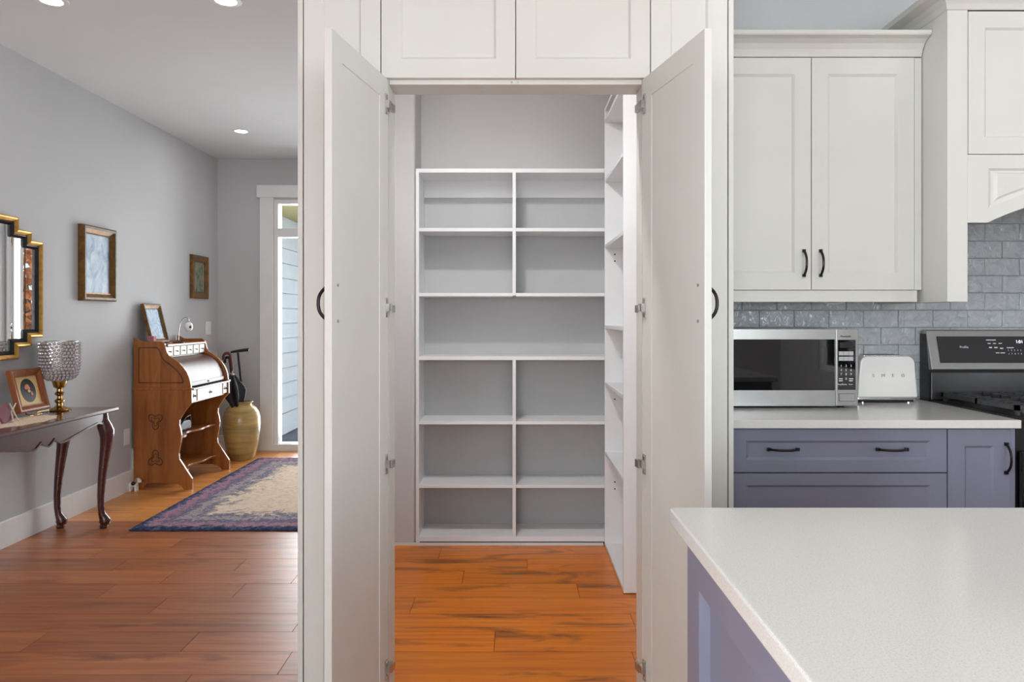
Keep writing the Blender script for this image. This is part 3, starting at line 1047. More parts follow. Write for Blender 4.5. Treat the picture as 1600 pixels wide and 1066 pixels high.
for r_ in range(3):
    for c_ in range(3):
        text('key_number', nums[r_ * 3 + c_], 0.013, (xd + 0.022 + c_ * 0.0195, YM - 0.0014, mz1 - 0.146 - r_ * 0.0165), (PI / 2, 0, 0), 'print_white', cp, 0.0003)
text('key_number', '0', 0.013, (xd + 0.0415, YM - 0.0014, mz1 - 0.197), (PI / 2, 0, 0), 'print_white', cp, 0.0003)
for x0_, x1_, zc in ((0.013, 0.028, 0.197), (0.053, 0.070, 0.197), (0.013, 0.028, 0.205), (0.053, 0.068, 0.205)):
    MB().box(xd + x0_, xd + x1_, YM - 0.0016, YM, mz1 - zc - 0.0018, mz1 - zc + 0.0018).build('key_legend', 'print_white', cp)
text('key_legend', 'Stop/Reset', 0.0085, (xd + 0.026, YM - 0.0014, mz1 - 0.219), (PI / 2, 0, 0), 'print_white', cp, 0.0003)
text('key_legend', 'Start', 0.0085, (xd + 0.060, YM - 0.0014, mz1 - 0.219), (PI / 2, 0, 0), 'print_white', cp, 0.0003)
text('lettering', 'Panasonic', 0.0105, (xd + 0.041, YM - 0.0008, mz1 - 0.028), (PI / 2, 0, 0), 'print_dark', cp, 0.0006)
bt = MB()
ring_faces(bt, [(xd + 0.012, mz0 + 0.018), (mx1 - 0.014, mz0 + 0.018), (mx1 - 0.014, mz0 + 0.050), (xd + 0.012, mz0 + 0.050)], [(xd + 0.0145, mz0 + 0.0205), (mx1 - 0.0165, mz0 + 0.0205), (mx1 - 0.0165, mz0 + 0.0475), (xd + 0.0145, mz0 + 0.0475)], YM - 0.0004, YM - 0.003)
bt.add([(xd + 0.0145, YM - 0.003, mz0 + 0.0205), (mx1 - 0.0165, YM - 0.003, mz0 + 0.0205), (mx1 - 0.0165, YM - 0.003, mz0 + 0.0475), (xd + 0.0145, YM - 0.003, mz0 + 0.0475)], [(0, 1, 2, 3)])
bt.build('door_button', 'stainless', cp)
for x in (mx0 + 0.05, mx1 - 0.05):
    for y in (YM + 0.05, 3.14):
        f_ = MB().lathe([(0.014, 0.914), (0.016, 0.926)], (x, y, 0), 12)
        f_.build('foot', 'black_rubber', mw)

# ------------------------------------------------------------------ toaster
ty = 3.055
tx0, tx1 = 1.452, 1.706
to = thing('toaster', 'cream retro toaster with chrome base and raised lettering', 'toaster', ((tx0 + tx1) / 2, ty + 0.06, 0.914))


def round_poly(x0, x1, z0, z1, rb, rt, taper, n=8):
    pts = [(x0 + rb, z0)]
    pts.append((x1 - rb, z0))
    for i in range(1, n + 1):
        a = -PI / 2 + PI / 2 * i / n
        pts.append((x1 - rb + rb * math.cos(a), z0 + rb + rb * math.sin(a)))
    for i in range(n + 1):
        a = PI / 2 * i / n
        pts.append((x1 - taper - rt + rt * math.cos(a), z1 - rt + rt * math.sin(a)))
    for i in range(n + 1):
        a = PI / 2 + PI / 2 * i / n
        pts.append((x0 + taper + rt + rt * math.cos(a), z1 - rt + rt * math.sin(a)))
    for i in range(n):
        a = PI + PI / 2 * i / n
        pts.append((x0 + rb + rb * math.cos(a), z0 + rb + rb * math.sin(a)))
    return pts


MB().prism(round_poly(tx0, tx1, 0.938, 1.112, 0.006, 0.034, 0.011), 'y', ty, ty + 0.135).build('body', 'toaster_cream', to, smooth=True, bevel=0.014, seg=5)
MB().box(tx0 + 0.003, tx1 - 0.003, ty + 0.006, ty + 0.129, 0.926, 0.9395).build('base_band', 'chrome', to, bevel=0.004)
MB().box(tx0 + 0.012, tx1 - 0.012, ty + 0.012, ty + 0.120, 0.918, 0.927).build('crumb_tray', 'black_enamel', to)
MB().box(tx0 + 0.04, tx1 - 0.04, ty + 0.028, ty + 0.107, 1.108, 1.1155).build('top_plate', 'chrome', to, bevel=0.002)
for y in (ty + 0.045, ty + 0.078):
    MB().box(tx0 + 0.055, tx1 - 0.055, y, y + 0.014, 1.1150, 1.1162).build('slot', 'black_enamel', to)
for x in (tx0 + 0.03, tx1 - 0.03):
    for y in (ty + 0.022, ty + 0.108):
        MB().lathe([(0.009, 0.914), (0.009, 0.920)], (x, y, 0), 12).build('foot', 'chrome', to)
MB().tube([(tx1 - 0.008, ty + 0.068, 1.055), (tx1 + 0.018, ty + 0.068, 1.055)], 0.010, 12).build('lever', 'chrome', to, smooth=True)
for i, ch in enumerate('SMEG'):
    text('letter', ch, 0.0185, (tx0 + 0.066 + i * 0.0415, ty - 0.0012, 1.030), (PI / 2, 0, 0), 'hinge_steel', to, 0.0015, 1.15)

# ------------------------------------------------------------------ gas range
rg = thing('gas_range', 'black and stainless gas range with rear control console', 'stove', (2.17, 2.9, 0))
rx0, rx1 = 1.794, 2.552
MB().box(rx0, rx1, 2.585, 3.195, 0.02, 0.905).build('body', 'black_enamel', rg)
ckt = MB().prism([(2.560, 0.905), (3.12, 0.905), (3.12, 0.919), (2.575, 0.919), (2.560, 0.912)], 'x', rx0, rx1).build('cooktop', 'black_enamel', rg)
MB().prism([(3.130, 0.905), (3.195, 0.905), (3.195, 1.205), (3.150, 1.205), (3.130, 1.05)], 'x', rx0, rx1).build('rear_guard', 'black_enamel', rg)
MB().box(rx0 + 0.006, rx1 - 0.006, 3.118, 3.131, 0.922, 1.038).build('guard_plate', 'dark_steel', rg, bevel=0.002)
con = MB().prism([(3.106, 1.051), (3.150, 1.047), (3.176, 1.222), (3.150, 1.220)], 'x', rx0 + 0.001, rx1 - 0.001).build('console', 'stainless', rg, bevel=0.003)
tilt = math.atan2(3.150 - 3.106, 1.220 - 1.051)


def on_console(x, u, off):
    """point on the tilted console face, u in 0..1 from bottom to top, off outwards"""
    return (x, 3.106 + u * 0.044 - off * math.cos(tilt), 1.051 + u * 0.169 + off * math.sin(tilt))


g = MB()
gx0, gx1 = rx0 + 0.042, rx1 - 0.042
vs = [on_console(gx0, 0.17, 0.0006), on_console(gx1, 0.17, 0.0006), on_console(gx1, 0.84, 0.0006), on_console(gx0, 0.84, 0.0006),
      on_console(gx0, 0.17, 0.0028), on_console(gx1, 0.17, 0.0028), on_console(gx1, 0.84, 0.0028), on_console(gx0, 0.84, 0.0028)]
g.add(vs, [(0, 3, 2, 1), (4, 5, 6, 7), (0, 1, 5, 4), (1, 2, 6, 5), (2, 3, 7, 6), (3, 0, 4, 7)])
gl_ = g.build('control_glass', 'black_glass', con)
rt_ = (PI / 2 - tilt, 0, 0)
crot = (PI / 2 - tilt, 0, 0)
text('lettering', 'Profile', 0.0145, on_console(1.947, 0.565, 0.0032), crot, 'print_white', con, 0.0002)
text('clock', '1:01', 0.019, on_console(2.190, 0.70, 0.0032), crot, 'display_glow', con, 0.0002)
legend = [(2.068, .745, .042), (2.058, .66, .013), (2.081, .66, .013), (2.106, .66, .015), (2.061, .555, .013), (2.084, .555, .014), (2.108, .535, .014), (2.088, .42, .016), (2.110, .42, .020), (2.146, .55, .03)]
for x, u, w_ in legend:
    q = MB()
    hh_ = 0.014 if w_ < 0.016 and u < 0.6 else 0.010
    q.add([on_console(x - w_ / 2, u - hh_, 0.0032), on_console(x + w_ / 2, u - hh_, 0.0032), on_console(x + w_ / 2, u + hh_, 0.0032), on_console(x - w_ / 2, u + hh_, 0.0032)], [(0, 1, 2, 3)])
    q.build('key_legend', 'print_white', con)
for i in range(5):
    text('key_number', '12345'[i], 0.009, on_console(2.136 + i * 0.0135, 0.485, 0.0032), crot, 'print_white', con, 0.0002)
    text('key_number', '67890'[i], 0.009, on_console(2.136 + i * 0.0135, 0.395, 0.0032), crot, 'print_white', con, 0.0002)
# grates: three sections, each a frame with fingers
for gi in range(3):
    a0 = rx0 + 0.030 + gi * 0.2335
    a1 = a0 + 0.229
    gm = MB()
    y0, y1 = 2.625, 3.085
    zt, zb = 0.957, 0.938
    for x in (a0, a1 - 0.014):
        gm.box(x, x + 0.014, y0, y1, zb, zt)
    for y in (y0, (y0 + y1) / 2 - 0.007, y1 - 0.014):
        gm.box(a0, a1, y, y + 0.014, zb, zt)
    nF_ = 8
    for i in range(nF_):
        y = y0 + 0.03 + i * (y1 - y0 - 0.07) / (nF_ - 1)
        gm.prism([(a0 + 0.004, zb), (a0 + 0.075, zb + 0.006), (a0 + 0.075, zt + 0.004), (a0 + 0.018, zt + 0.004), (a0 + 0.004, zt - 0.006)], 'y', y, y + 0.011)
        gm.prism([(a1 - 0.004, zb), (a1 - 0.075, zb + 0.006), (a1 - 0.075, zt + 0.004), (a1 - 0.018, zt + 0.004), (a1 - 0.004, zt - 0.006)], 'y', y, y + 0.011)
    for x in (a0 + 0.004, a1 - 0.016):
        for y in (y0 + 0.004, y1 - 0.016):
            gm.box(x, x + 0.012, y, y + 0.012, 0.918, zb)
    gm.build('grate', 'cast_iron', ckt)
    for y in (2.74, 2.97):
        MB().lathe([(0.045, 0.919), (0.045, 0.927), (0.036, 0.934), (0.0, 0.936)], ((a0 + a1) / 2, y, 0), 20, cap=False).build('burner', 'cast_iron', ckt, smooth=True)
od = MB().box(rx0 + 0.004, rx1 - 0.004, 2.560, 2.584, 0.20, 0.80).build('oven_door', 'black_glass', rg, bevel=0.003)
MB().tube([(rx0 + 0.06, 2.52, 0.755), (rx1 - 0.06, 2.52, 0.755)], 0.011, 12).build('handle', 'stainless', od, smooth=True)
for x in (rx0 + 0.08, rx1 - 0.08):
    MB().tube([(x, 2.525, 0.755), (x, 2.562, 0.755)], 0.008, 10).build('handle_post', 'stainless', od, smooth=True)
for i in range(5):
    MB().tube([(rx0 + 0.10 + i * 0.14, 2.584, 0.855), (rx0 + 0.10 + i * 0.14, 2.545, 0.855)], [0.022, 0.019], 16).build('knob', 'stainless', rg, smooth=True)

# ------------------------------------------------------------------ island
isl = thing('island_cabinet', 'blue kitchen island cabinet with framed side panels', 'cabinet', (0.95, 0.1, 0))
IX, IY1, IY0 = 0.325, 1.355, -1.15
MB().box(IX + 0.021, 1.57, IY0, IY1, 0.0, 0.884).build('body', BL, isl)
pw = (IY1 - IY0) / 3
for i in range(3):
    fr, pn = shaker_mesh(pw - 0.002, 0.882, 0.021, 0.085, 0.086, 0.12, 0.004, 0.019, 0.0, 0.0)
    o = fr.build('side_panel', BL, isl, local=True, bevel=0.001)
    ox, oy, oz = ORG[isl.name]
    o.location = (IX - ox, IY1 - i * pw - oy, 0.001)
    o.rotation_euler = (0, 0, -PI / 2)
    pn = MB().box(0.087, pw - 0.089, 0.019, 0.0208, 0.122, 0.797)
    pn.build('panel', BL, o, local=True)
it = MB().prism([(0.297, -1.2), (1.60, -1.2), (1.60, 1.385), (0.305, 1.385), (0.2995, 1.383), (0.297, 1.377)], 'z', 0.8845, 0.914)
tag(it.build('island_countertop', 'quartz', bevel=0.004, seg=3), 'broad white quartz top of the kitchen island in the foreground', 'countertop')

# ------------------------------------------------------------------ recessed ceiling lamps
def downlight(x, y, label, power=14.0):
    t = thing('recessed_lamp', label, 'ceiling lamp', (x, y, CZ), group='recessed ceiling lamps')
    MB().lathe([(0.048, -0.002), (0.050, -0.006), (0.072, -0.004), (0.074, -0.0005)], (x, y, CZ), 28, cap=False).build('trim_ring', 'trim_white', t, smooth=True)
    MB().lathe([(0.0, -0.0028), (0.049, -0.0028)], (x, y, CZ), 28, cap=False).build('lens', 'lamp_glow', t)
    l = bpy.data.lights.new('downlight', 'AREA')
    l.shape, l.size, l.energy, l.color = 'DISK', 0.11, power, (1.0, 0.985, 0.965)
    o = bpy.data.objects.new('downlight', l)
    COL.objects.link(o)
    o.parent = t
    o.location = (0, 0, -0.012)


downlight(-2.21, 5.86, 'round recessed ceiling lamp near the far hall wall', 1.6)
downlight(-2.20, 3.44, 'round recessed ceiling lamp at the top left edge of the picture', 1.1)
downlight(-1.37, 3.44, 'round recessed ceiling lamp at the top edge beside the tall cabinet', 1.3)
downlight(-0.30, 2.76, 'round recessed ceiling lamp inside the pantry', 14.7)
downlight(0.95, 1.75, 'round recessed ceiling lamp over the kitchen aisle', 1.7)
downlight(2.15, 1.75, 'round recessed ceiling lamp over the stove aisle', 1.7)

# ------------------------------------------------------------------ console table
tb = thing('console_table', 'dark red mahogany console table with scalloped apron and cabriole legs', 'table', (-2.63, 3.833, 0))
TX0, TX1, TY0, TY1 = XL + 0.018, -2.440, 3.196, 4.470
MB().box(TX0, TX1, TY0, TY1, 0.700, 0.721).build('tabletop', 'mahogany', tb, bevel=0.006, seg=3)
half = [(0.0, .590), (0.02, .598), (0.054, .622), (0.075, .610), (0.10, .594), (0.13, .592), (0.17, .597), (0.22, .608), (0.29, .620), (0.35, .632), (0.41, .640), (0.46, .648), (0.50, .640), (0.56, .640)]
ap_poly = [(3.833 - u, z) for u, z in reversed(half)] + [(3.833 + u, z) for u, z in half[1:]] + [(3.833 + 0.56, 0.70), (3.833 - 0.56, 0.70)]
MB().prism(ap_poly, 'x', -2.492, -2.470).build('apron', 'mahogany', tb)
for y in (TY0 + 0.065, TY1 - 0.085):
    MB().box(TX0 + 0.02, -2.49, y, y + 0.02, 0.62, 0.70).build('end_apron', 'mahogany', tb)
MB().prism([(3.833 + s_ * u, z - 0.006) for s_ in (-1, 1) for u, z in (reversed(half) if s_ < 0 else half[1:])] + [(3.833 + s_ * u, z + 0.004) for s_ in (1, -1) for u, z in (reversed(half) if s_ > 0 else half[1:])], 'x', -2.4705, -2.465).build('apron_bead', 'mahogany', tb)


def cabriole(x, y, ox, oy):
    L = [(0.0, 0.700, .024), (0.002, .655, .026), (0.012, .620, .031), (0.024, .585, .033), (0.026, .545, .029), (0.020, .49, .0245), (0.010, .40, .0205), (0.0, .30, .0175), (-0.006, .20, .0150), (-0.006, .13, .0140), (0.0, .085, .0150), (0.010, .060, .0200), (0.016, .042, .0250), (0.014, .028, .0235), (0.010, .018, .0150), (0.010, .010, .0185), (0.010, 0.0, .0165)]
    m = MB().tube([(x + ox * o, y + oy * o, z) for o, z, r in L], [r * 1.32 for o, z, r in L], 14)
    return m.build('leg', 'mahogany', tb, smooth=True)


cabriole(-2.492, 4.375, 0.75, 0.75)
cabriole(-2.755, 4.375, 0.75, 0.75)
cabriole(-2.492, 3.285, 0.75, -0.75)
cabriole(-2.755, 3.285, 0.75, -0.75)

# doily
ZT = 0.7215
dl = MB()
n = 44
c_ = (-2.625, 3.84)
vs = [(c_[0], c_[1], ZT + 0.002)]
for i in range(n):
    a = 2 * PI * i / n
    rr = 1.0 + 0.05 * math.cos(a * 11)
    vs.append((c_[0] + 0.125 * rr * math.cos(a), c_[1] + 0.245 * rr * math.sin(a), ZT + 0.002))
vs += [(x, y, ZT) for x, y, z in vs[1:]]
dl.add(vs, [(0, 1 + i, 1 + (i + 1) % n) for i in range(n)] + [(1 + i, 1 + n + i, 1 + n + (i + 1) % n, 1 + (i + 1) % n) for i in range(n)])
tag(dl.build('lace_doily', 'lace_cream'), 'cream scalloped lace doily on the console table', 'doily')

# crystal bead candle holder
ch = thing('candle_holder', 'crystal bead candle bowl on a turned brass stem', 'candle holder', (-2.705, 4.305, ZT))
cx, cy = -2.705, 4.305
MB().lathe([(0.060, 0.0), (0.062, 0.004), (0.052, 0.012), (0.030, 0.020), (0.018, 0.030), (0.016, 0.042), (0.026, 0.052), (0.026, 0.062), (0.013, 0.072), (0.012, 0.085), (0.024, 0.094), (0.026, 0.104), (0.015, 0.114), (0.014, 0.128), (0.030, 0.138), (0.034, 0.150), (0.040, 0.176), (0.040, 0.182)], (cx, cy, ZT), 28).build('stem', 'brass', ch, smooth=True)
MB().lathe([(0.036, 0.180), (0.066, 0.188), (0.090, 0.212), (0.0985, 0.250), (0.0995, 0.32), (0.0995, 0.412), (0.0975, 0.412), (0.0975, 0.32), (0.0965, 0.250), (0.087, 0.214), (0.064, 0.191), (0.036, 0.183)], (cx, cy, ZT), 36, cap=False).build('bowl_liner', 'hinge_steel', ch, smooth=True)
bowl = [(0.046, 0.184), (0.064, 0.188), (0.080, 0.198), (0.091, 0.212), (0.098, 0.229), (0.102, 0.248), (0.104, 0.267), (0.105, 0.286), (0.105, 0.305), (0.105, 0.324), (0.105, 0.343), (0.105, 0.362), (0.105, 0.381), (0.105, 0.400)]
bm_ = MB()
for j, (r, z) in enumerate(bowl):
    nb = max(12, int(2 * PI * r / 0.0195))
    for i in range(nb):
        a = 2 * PI * (i + 0.5 * (j % 2)) / nb
        bm_.ball((cx + r * math.cos(a), cy + r * math.sin(a), ZT + z), 0.0093, 7, 5)
tag(bm_.build('crystal_beads', 'crystal_bead', ch, smooth=False), kind='stuff')


def picture(name, label, w, h, depth, border, loc, lean, fmat, art, face='+X', rim=None, group=None):
    """framed picture in local coords: width along Y, height along Z, facing +X; leans back by `lean` rad"""
    t = thing(name, label, 'picture', loc, group=group)
    t.rotation_euler = (0, -lean, 0)
    o = [(-w / 2, 0), (w / 2, 0), (w / 2, h), (-w / 2, h)]

    def inset(d):
        return [(-w / 2 + d, d), (w / 2 - d, d), (w / 2 - d, h - d), (-w / 2 + d, h - d)]

    def strip(mb, A, B, xa, xb):
        mb.add([(xa, p[0], p[1]) for p in A] + [(xb, p[0], p[1]) for p in B], [(i, (i + 1) % 4, 4 + (i + 1) % 4, 4 + i) for i in range(4)])
    f = MB()
    strip(f, o, o, 0, depth * 0.8)
    strip(f, o, inset(border * 0.18), depth * 0.8, depth)
    strip(f, inset(border * 0.18), inset(border * 0.40), depth, depth * 0.92)
    strip(f, inset(border * 0.40), inset(border * 0.86), depth * 0.92, depth * 0.5)
    strip(f, inset(border * 0.86), inset(border), depth * 0.5, depth * 0.55)
    strip(f, inset(border), inset(border), depth * 0.55, depth * 0.2)
    f.add([(0, p[0], p[1]) for p in o], [(3, 2, 1, 0)])
    f.build('frame', fmat, t, local=True)
    if rim:
        r = MB()
        strip(r, inset(border * 0.17), inset(border * 0.42), depth + 0.0012, depth + 0.0012)
        strip(r, inset(border * 0.17), inset(border * 0.17), depth + 0.0012, depth - 0.001)
        strip(r, inset(border * 0.42), inset(border * 0.42), depth + 0.0012, depth * 0.9)
        r.build('frame_rim', rim, t, local=True)
    d = border
    m = MB().box(depth * 0.15, depth * 0.32, -w / 2 + d, w / 2 - d, d, h - d)
    m.build('canvas', art, t, local=True)
    return t


picture('framed_painting', 'blue misty painting in a dark gold frame on the hall wall', 0.395, 0.500, 0.040, 0.055, (XL + 0.001, 4.895, 1.384), 0, 'dark_gold', 'blue_painting', rim='pewter')
picture('framed_painting', 'small landscape painting in a dark wooden frame near the wall corner', 0.335, 0.385, 0.030, 0.060, (XL + 0.001, 6.485, 1.440), 0, 'dark_gold', 'landscape_painting')

# framed flower picture on the table
fp_ = picture('framed_flower_picture', 'brown wooden frame with pink flowers on a black oval', 0.262, 0.245, 0.028, 0.042, (-2.722, 4.085, ZT + 0.020), 0.25, 'frame_wood', 'mat_cream')
ov = MB()
n = 28
ov.add([(0.0105, 0.060 * math.cos(2 * PI * i / n), 0.1225 + 0.068 * math.sin(2 * PI * i / n)) for i in range(n)] + [(0.0085, 0.060 * math.cos(2 * PI * i / n), 0.1225 + 0.068 * math.sin(2 * PI * i / n)) for i in range(n)],
       [tuple(range(n))] + [(i, (i + 1) % n, n + (i + 1) % n, n + i) for i in range(n)])
ov.build('oval_mount', 'oval_black', fp_, local=True)
for (y, z, r, mt) in ((-0.006, 0.145, 0.017, 'petal_pink'), (-0.016, 0.138, 0.013, 'petal_pink'), (0.004, 0.135, 0.013, 'petal_pink'), (0.002, 0.118, 0.012, 'petal_cream'), (0.020, 0.098, 0.011, 'petal_pink'), (0.020, 0.108, 0.009, 'petal_pink')):
    MB().ball((0.0115, y, z), (0.0022, r, r * 0.75), 10, 6).build('petal', mt, fp_, local=True, smooth=True)
es = thing('wire_easel', 'small brass wire easel holding the brown flower picture', 'easel', (-2.70, 4.085, ZT))
for y in (4.035, 4.135):
    MB().tube([(-2.788, y, ZT + 0.14), (-2.720, y, ZT + 0.012), (-2.662, y, ZT + 0.008), (-2.660, y, ZT + 0.024)], 0.0024, 6).build('wire_leg', 'brass', es, smooth=True)
MB().tube([(-2.660, 4.035, ZT + 0.024), (-2.660, 4.135, ZT + 0.024)], 0.0022, 6).build('wire_bar', 'brass', es, smooth=True)
MB().tube([(-2.70, 4.035, ZT + 0.0026), (-2.70, 4.135, ZT + 0.0026)], 0.0024, 6).build('wire_foot', 'brass', es, smooth=True)

# little burgundy card leaning on crossed sticks
cd = thing('standing_card', 'small burgundy card on pale crossed sticks at the left edge of the table', 'card', (-2.67, 3.80, ZT + 0.0022))
z0 = ZT + 0.0022
a = [(-2.640, 3.745, z0 + 0.004), (-2.640, 3.825, z0 + 0.012), (-2.700, 3.850, z0 + 0.095), (-2.700, 3.755, z0 + 0.082)]
b = [(x - 0.012, y, z - 0.004) for x, y, z in a]
MB().add(a + b, [(0, 1, 2, 3), (7, 6, 5, 4), (0, 4, 5, 1), (1, 5, 6, 2), (2, 6, 7, 3), (3, 7, 4, 0)]).build('card', 'burgundy_card', cd)
MB().tube([(-2.622, 3.790, z0 + 0.003), (-2.668, 3.838, z0 + 0.048), (-2.690, 3.905, z0 + 0.088)], 0.0032, 6).build('stick', 'pale_wood', cd, smooth=True)
MB().tube([(-2.690, 3.858, z0 + 0.092), (-2.660, 3.850, z0 + 0.045), (-2.632, 3.842, z0 + 0.003)], 0.0032, 6).build('stick', 'pale_wood', cd, smooth=True)

# ------------------------------------------------------------------ stepped mirror
mr_ = thing('wall_mirror', 'stepped gold and black framed mirror above the console table', 'mirror', (XL, 3.833, 1.038))
MC = (3.833, 1.440)
STEPS = [(0.467, 0.2825), (0.367, 0.334), (0.257, 0.401)]


def stair(t):
    q = []
    prev = None
    for hw, hh in STEPS:
        hw, hh = hw - t, hh - t
        if prev is not None:
            q.append((hw, prev))
        else:
            q.append((hw, 0.0))
        q.append((hw, hh))
        prev = hh
    q1 = [p for p in q if p[1] > 0]               # first quadrant, from outside to inside
    up_ = q1
    pts = [(a, b) for a, b in up_] + [(-a, b) for a, b in reversed(up_)] + [(-a, -b) for a, b in up_] + [(a, -b) for a, b in reversed(up_)]
    return [(MC[0] + a, MC[1] + b) for a, b in pts]


def band(mb, A, B, xa, xb):
    n = len(A)
    mb.add([(xa, p[0], p[1]) for p in A] + [(xb, p[0], p[1]) for p in B], [(i, (i + 1) % n, n + (i + 1) % n, n + i) for i in range(n)])


gm = MB()
band(gm, stair(0), stair(0), XL + 0.001, XL + 0.030)
band(gm, stair(0), stair(0.006), XL + 0.030, XL + 0.038)
band(gm, stair(0.006), stair(0.014), XL + 0.038, XL + 0.036)
band(gm, stair(0.014), stair(0.026), XL + 0.036, XL + 0.026)
band(gm, stair(0.026), stair(0.026), XL + 0.026, XL + 0.006)
gm.build('gold_frame', 'gold_leaf', mr_)
bk = MB()
band(bk, stair(0.0262), stair(0.034), XL + 0.024, XL + 0.028)
band(bk, stair(0.034), stair(0.048), XL + 0.028, XL + 0.014)
band(bk, stair(0.048), stair(0.048), XL + 0.014, XL + 0.004)
bk.build('black_liner', 'black_lacquer', mr_)
sp_ = stair(0.048)
gls = MB().add([(XL + 0.009, a, b) for a, b in sp_], [tuple(range(len(sp_)))])
gls.build('mirror_glass', 'mirror_silver', mr_)
for v_ in (0.325, 0.215, 0.07):
    hh_ = 0.235 if v_ > 0.3 else (0.285 if v_ > 0.2 else 0.352)
    for s_ in (-1, 1):
        yb_ = MC[0] + s_ * v_
        MB().prism([(XL + 0.0095, yb_ - 0.022), (XL + 0.0135, yb_ - 0.004), (XL + 0.0135, yb_ + 0.004), (XL + 0.0095, yb_ + 0.022)], 'z', MC[1] - hh_, MC[1] + hh_).build('bevel_strip', 'mirror_silver', mr_)

# ------------------------------------------------------------------ roll-top desk
DK0, DK1 = 5.352, 6.070
dk = thing('roll_top_desk', 'small walnut roll-top desk with white drawers against the hall wall', 'desk', (XL + 0.23, 5.71, 0))
UP = [(.012, .742), (.012, 1.125), (.030, 1.118), (.055, 1.102), (.085, 1.096), (.215, 1.097), (.240, 1.078), (.250, 1.045), (.258, 1.012), (.275, .988), (.315, .962), (.350, .935), (.382, .900), (.405, .868), (.422, .830), (.432, .790), (.436, .742)]
LO = [(.010, .742), (.440, .742), (.442, .640), (.424, .620), (.400, .592), (.372, .550), (.352, .514), (.350, .480), (.360, .440), (.366, .400), (.362, .350), (.352, .308), (.345, .265), (.350, .223), (.379, .180), (.404, .140), (.424, .110), (.444, .080), (.446, .062), (.446, 0), (.384, 0), (.366, .022), (.340, .038), (.300, .046), (.130, .046), (.100, .036), (.080, 0), (.010, 0)]


def side(y0, y1, out):
    o = MB().prism([(XL + 0.006 + u, z) for u, z in LO], 'y', y0, y1).build('side_panel', 'walnut', dk, bevel=0.002)
    p = MB().prism([(XL + 0.006 + u, z) for u, z in UP], 'y', y0, y1).build('upper_side', 'walnut', dk, bevel=0.002)
    ys = y0 if out < 0 else y1
    a, b = sorted((ys, ys + out * 0.008))
    MB().box(XL + 0.014, XL + 0.452, min(a, y0), max(b, y1), 0.736, 0.752).build('moulding', 'walnut', o, bevel=0.003)
    # raised field of the upper side
    inner = [(.052, .790), (.052, 1.050), (.185, 1.050), (.205, 1.030), (.218, .985), (.240, .955), (.290, .918), (.335, .880), (.365, .840), (.378, .800), (.380, .790)]
    MB().tube([(XL + 0.006 + u, ys + out * 0.0005, z) for u, z in inner], 0.0045, 6, closed=True).build('field_moulding', 'walnut_dark', p)
    for cz_, fl_ in ((0.50, 1), (0.235, -1)):
        pts = []
        for i in range(36):
            a_ = 2 * PI * i / 36
            r_ = 0.042 + 0.016 * math.cos(3 * (a_ - PI / 2 * fl_)) * -1
            pts.append((XL + 0.006 + 0.175 + r_ * math.cos(a_), ys + out * 0.0003, cz_ + fl_ * 0.01 + r_ * 1.15 * math.sin(a_)))
        MB().tube(pts, 0.0034, 6, closed=True).build('carving', 'walnut_dark', o)
        pts2 = [(x * 0.55 + (XL + 0.181) * 0.45, y, (z - cz_) * 0.55 + cz_) for x, y, z in pts]
        MB().tube(pts2, 0.0026, 6, closed=True).build('carving', 'walnut_dark', o)


side(DK0, DK0 + 0.022, -1)
side(DK1 - 0.022, DK1, 1)
di0, di1 = DK0 + 0.022, DK1 - 0.022
MB().box(XL + 0.010, XL + 0.022, di0, di1, 0.30, 1.08).build('back_panel', 'walnut', dk)
gal = [(di0, 1.06)] + [(di0 + (di1 - di0) * i / 20, 1.085 + 0.045 * math.exp(-((i - 10) / 3.2) ** 2)) for i in range(21)] + [(di1, 1.06)]
MB().prism(gal, 'x', XL + 0.022, XL + 0.036).build('gallery', 'walnut', dk)
MB().box(XL + 0.022, XL + 0.262, di0, di1, 1.058, 1.072).build('top_board', 'walnut', dk, bevel=0.003)
MB().box(XL + 0.03, XL + 0.240, di0, di1, 0.968, 0.980).build('drawer_floor', 'walnut_dark', dk)
dw = (di1 - di0) / 6
for i in range(6):
    y = di0 + i * dw
    d_ = MB().box(XL + 0.05, XL + 0.250, y + 0.010, y + dw - 0.010, 0.983, 1.054).build('letter_drawer', 'white_slate', dk, bevel=0.003)
    m = MB()
    yc, zc = y + dw / 2, 1.018
    m.box(XL + 0.2495, XL + 0.253, yc - 0.022, yc + 0.022, zc - 0.003, zc + 0.003)
    m.tube([(XL + 0.252, yc - 0.012, zc), (XL + 0.262, yc, zc - 0.006), (XL + 0.252, yc + 0.012, zc)], 0.003, 6)
    m.build('pull', 'black_enamel', d_)
    if i < 5:
        MB().box(XL + 0.05, XL + 0.246, y + dw - 0.007, y + dw + 0.007, 0.980, 1.058).build('drawer_divider', 'walnut_dark', dk)
curve = [(.245, .972), (.275, .966), (.312, .945), (.345, .918), (.372, .886), (.393, .850), (.407, .815), (.412, .785)]
rp = [(XL + u, z) for u, z in curve] + [(XL + u - 0.012, z - 0.010) for u, z in reversed(curve)]
ro = MB().prism(rp, 'y', di0, di1).build('roll_top', 'walnut_dark', dk, smooth=True)
MB().box(XL + 0.396, XL + 0.420, di0, di1, 0.756, 0.786).build('roll_lip', 'walnut_dark', dk, bevel=0.003)
MB().ball((XL + 0.422, (di0 + di1) / 2, 0.772), 0.007).build('lock', 'brass', dk, smooth=True)
MB().box(XL + 0.03, XL + 0.458, di0 - 0.014, di1 + 0.004, 0.734, 0.748).build('writing_slide', 'walnut_dark', dk, bevel=0.002)
MB().box(XL + 0.03, XL + 0.42, di0, di1, 0.632, 0.642).build('drawer_floor', 'walnut_dark', dk)
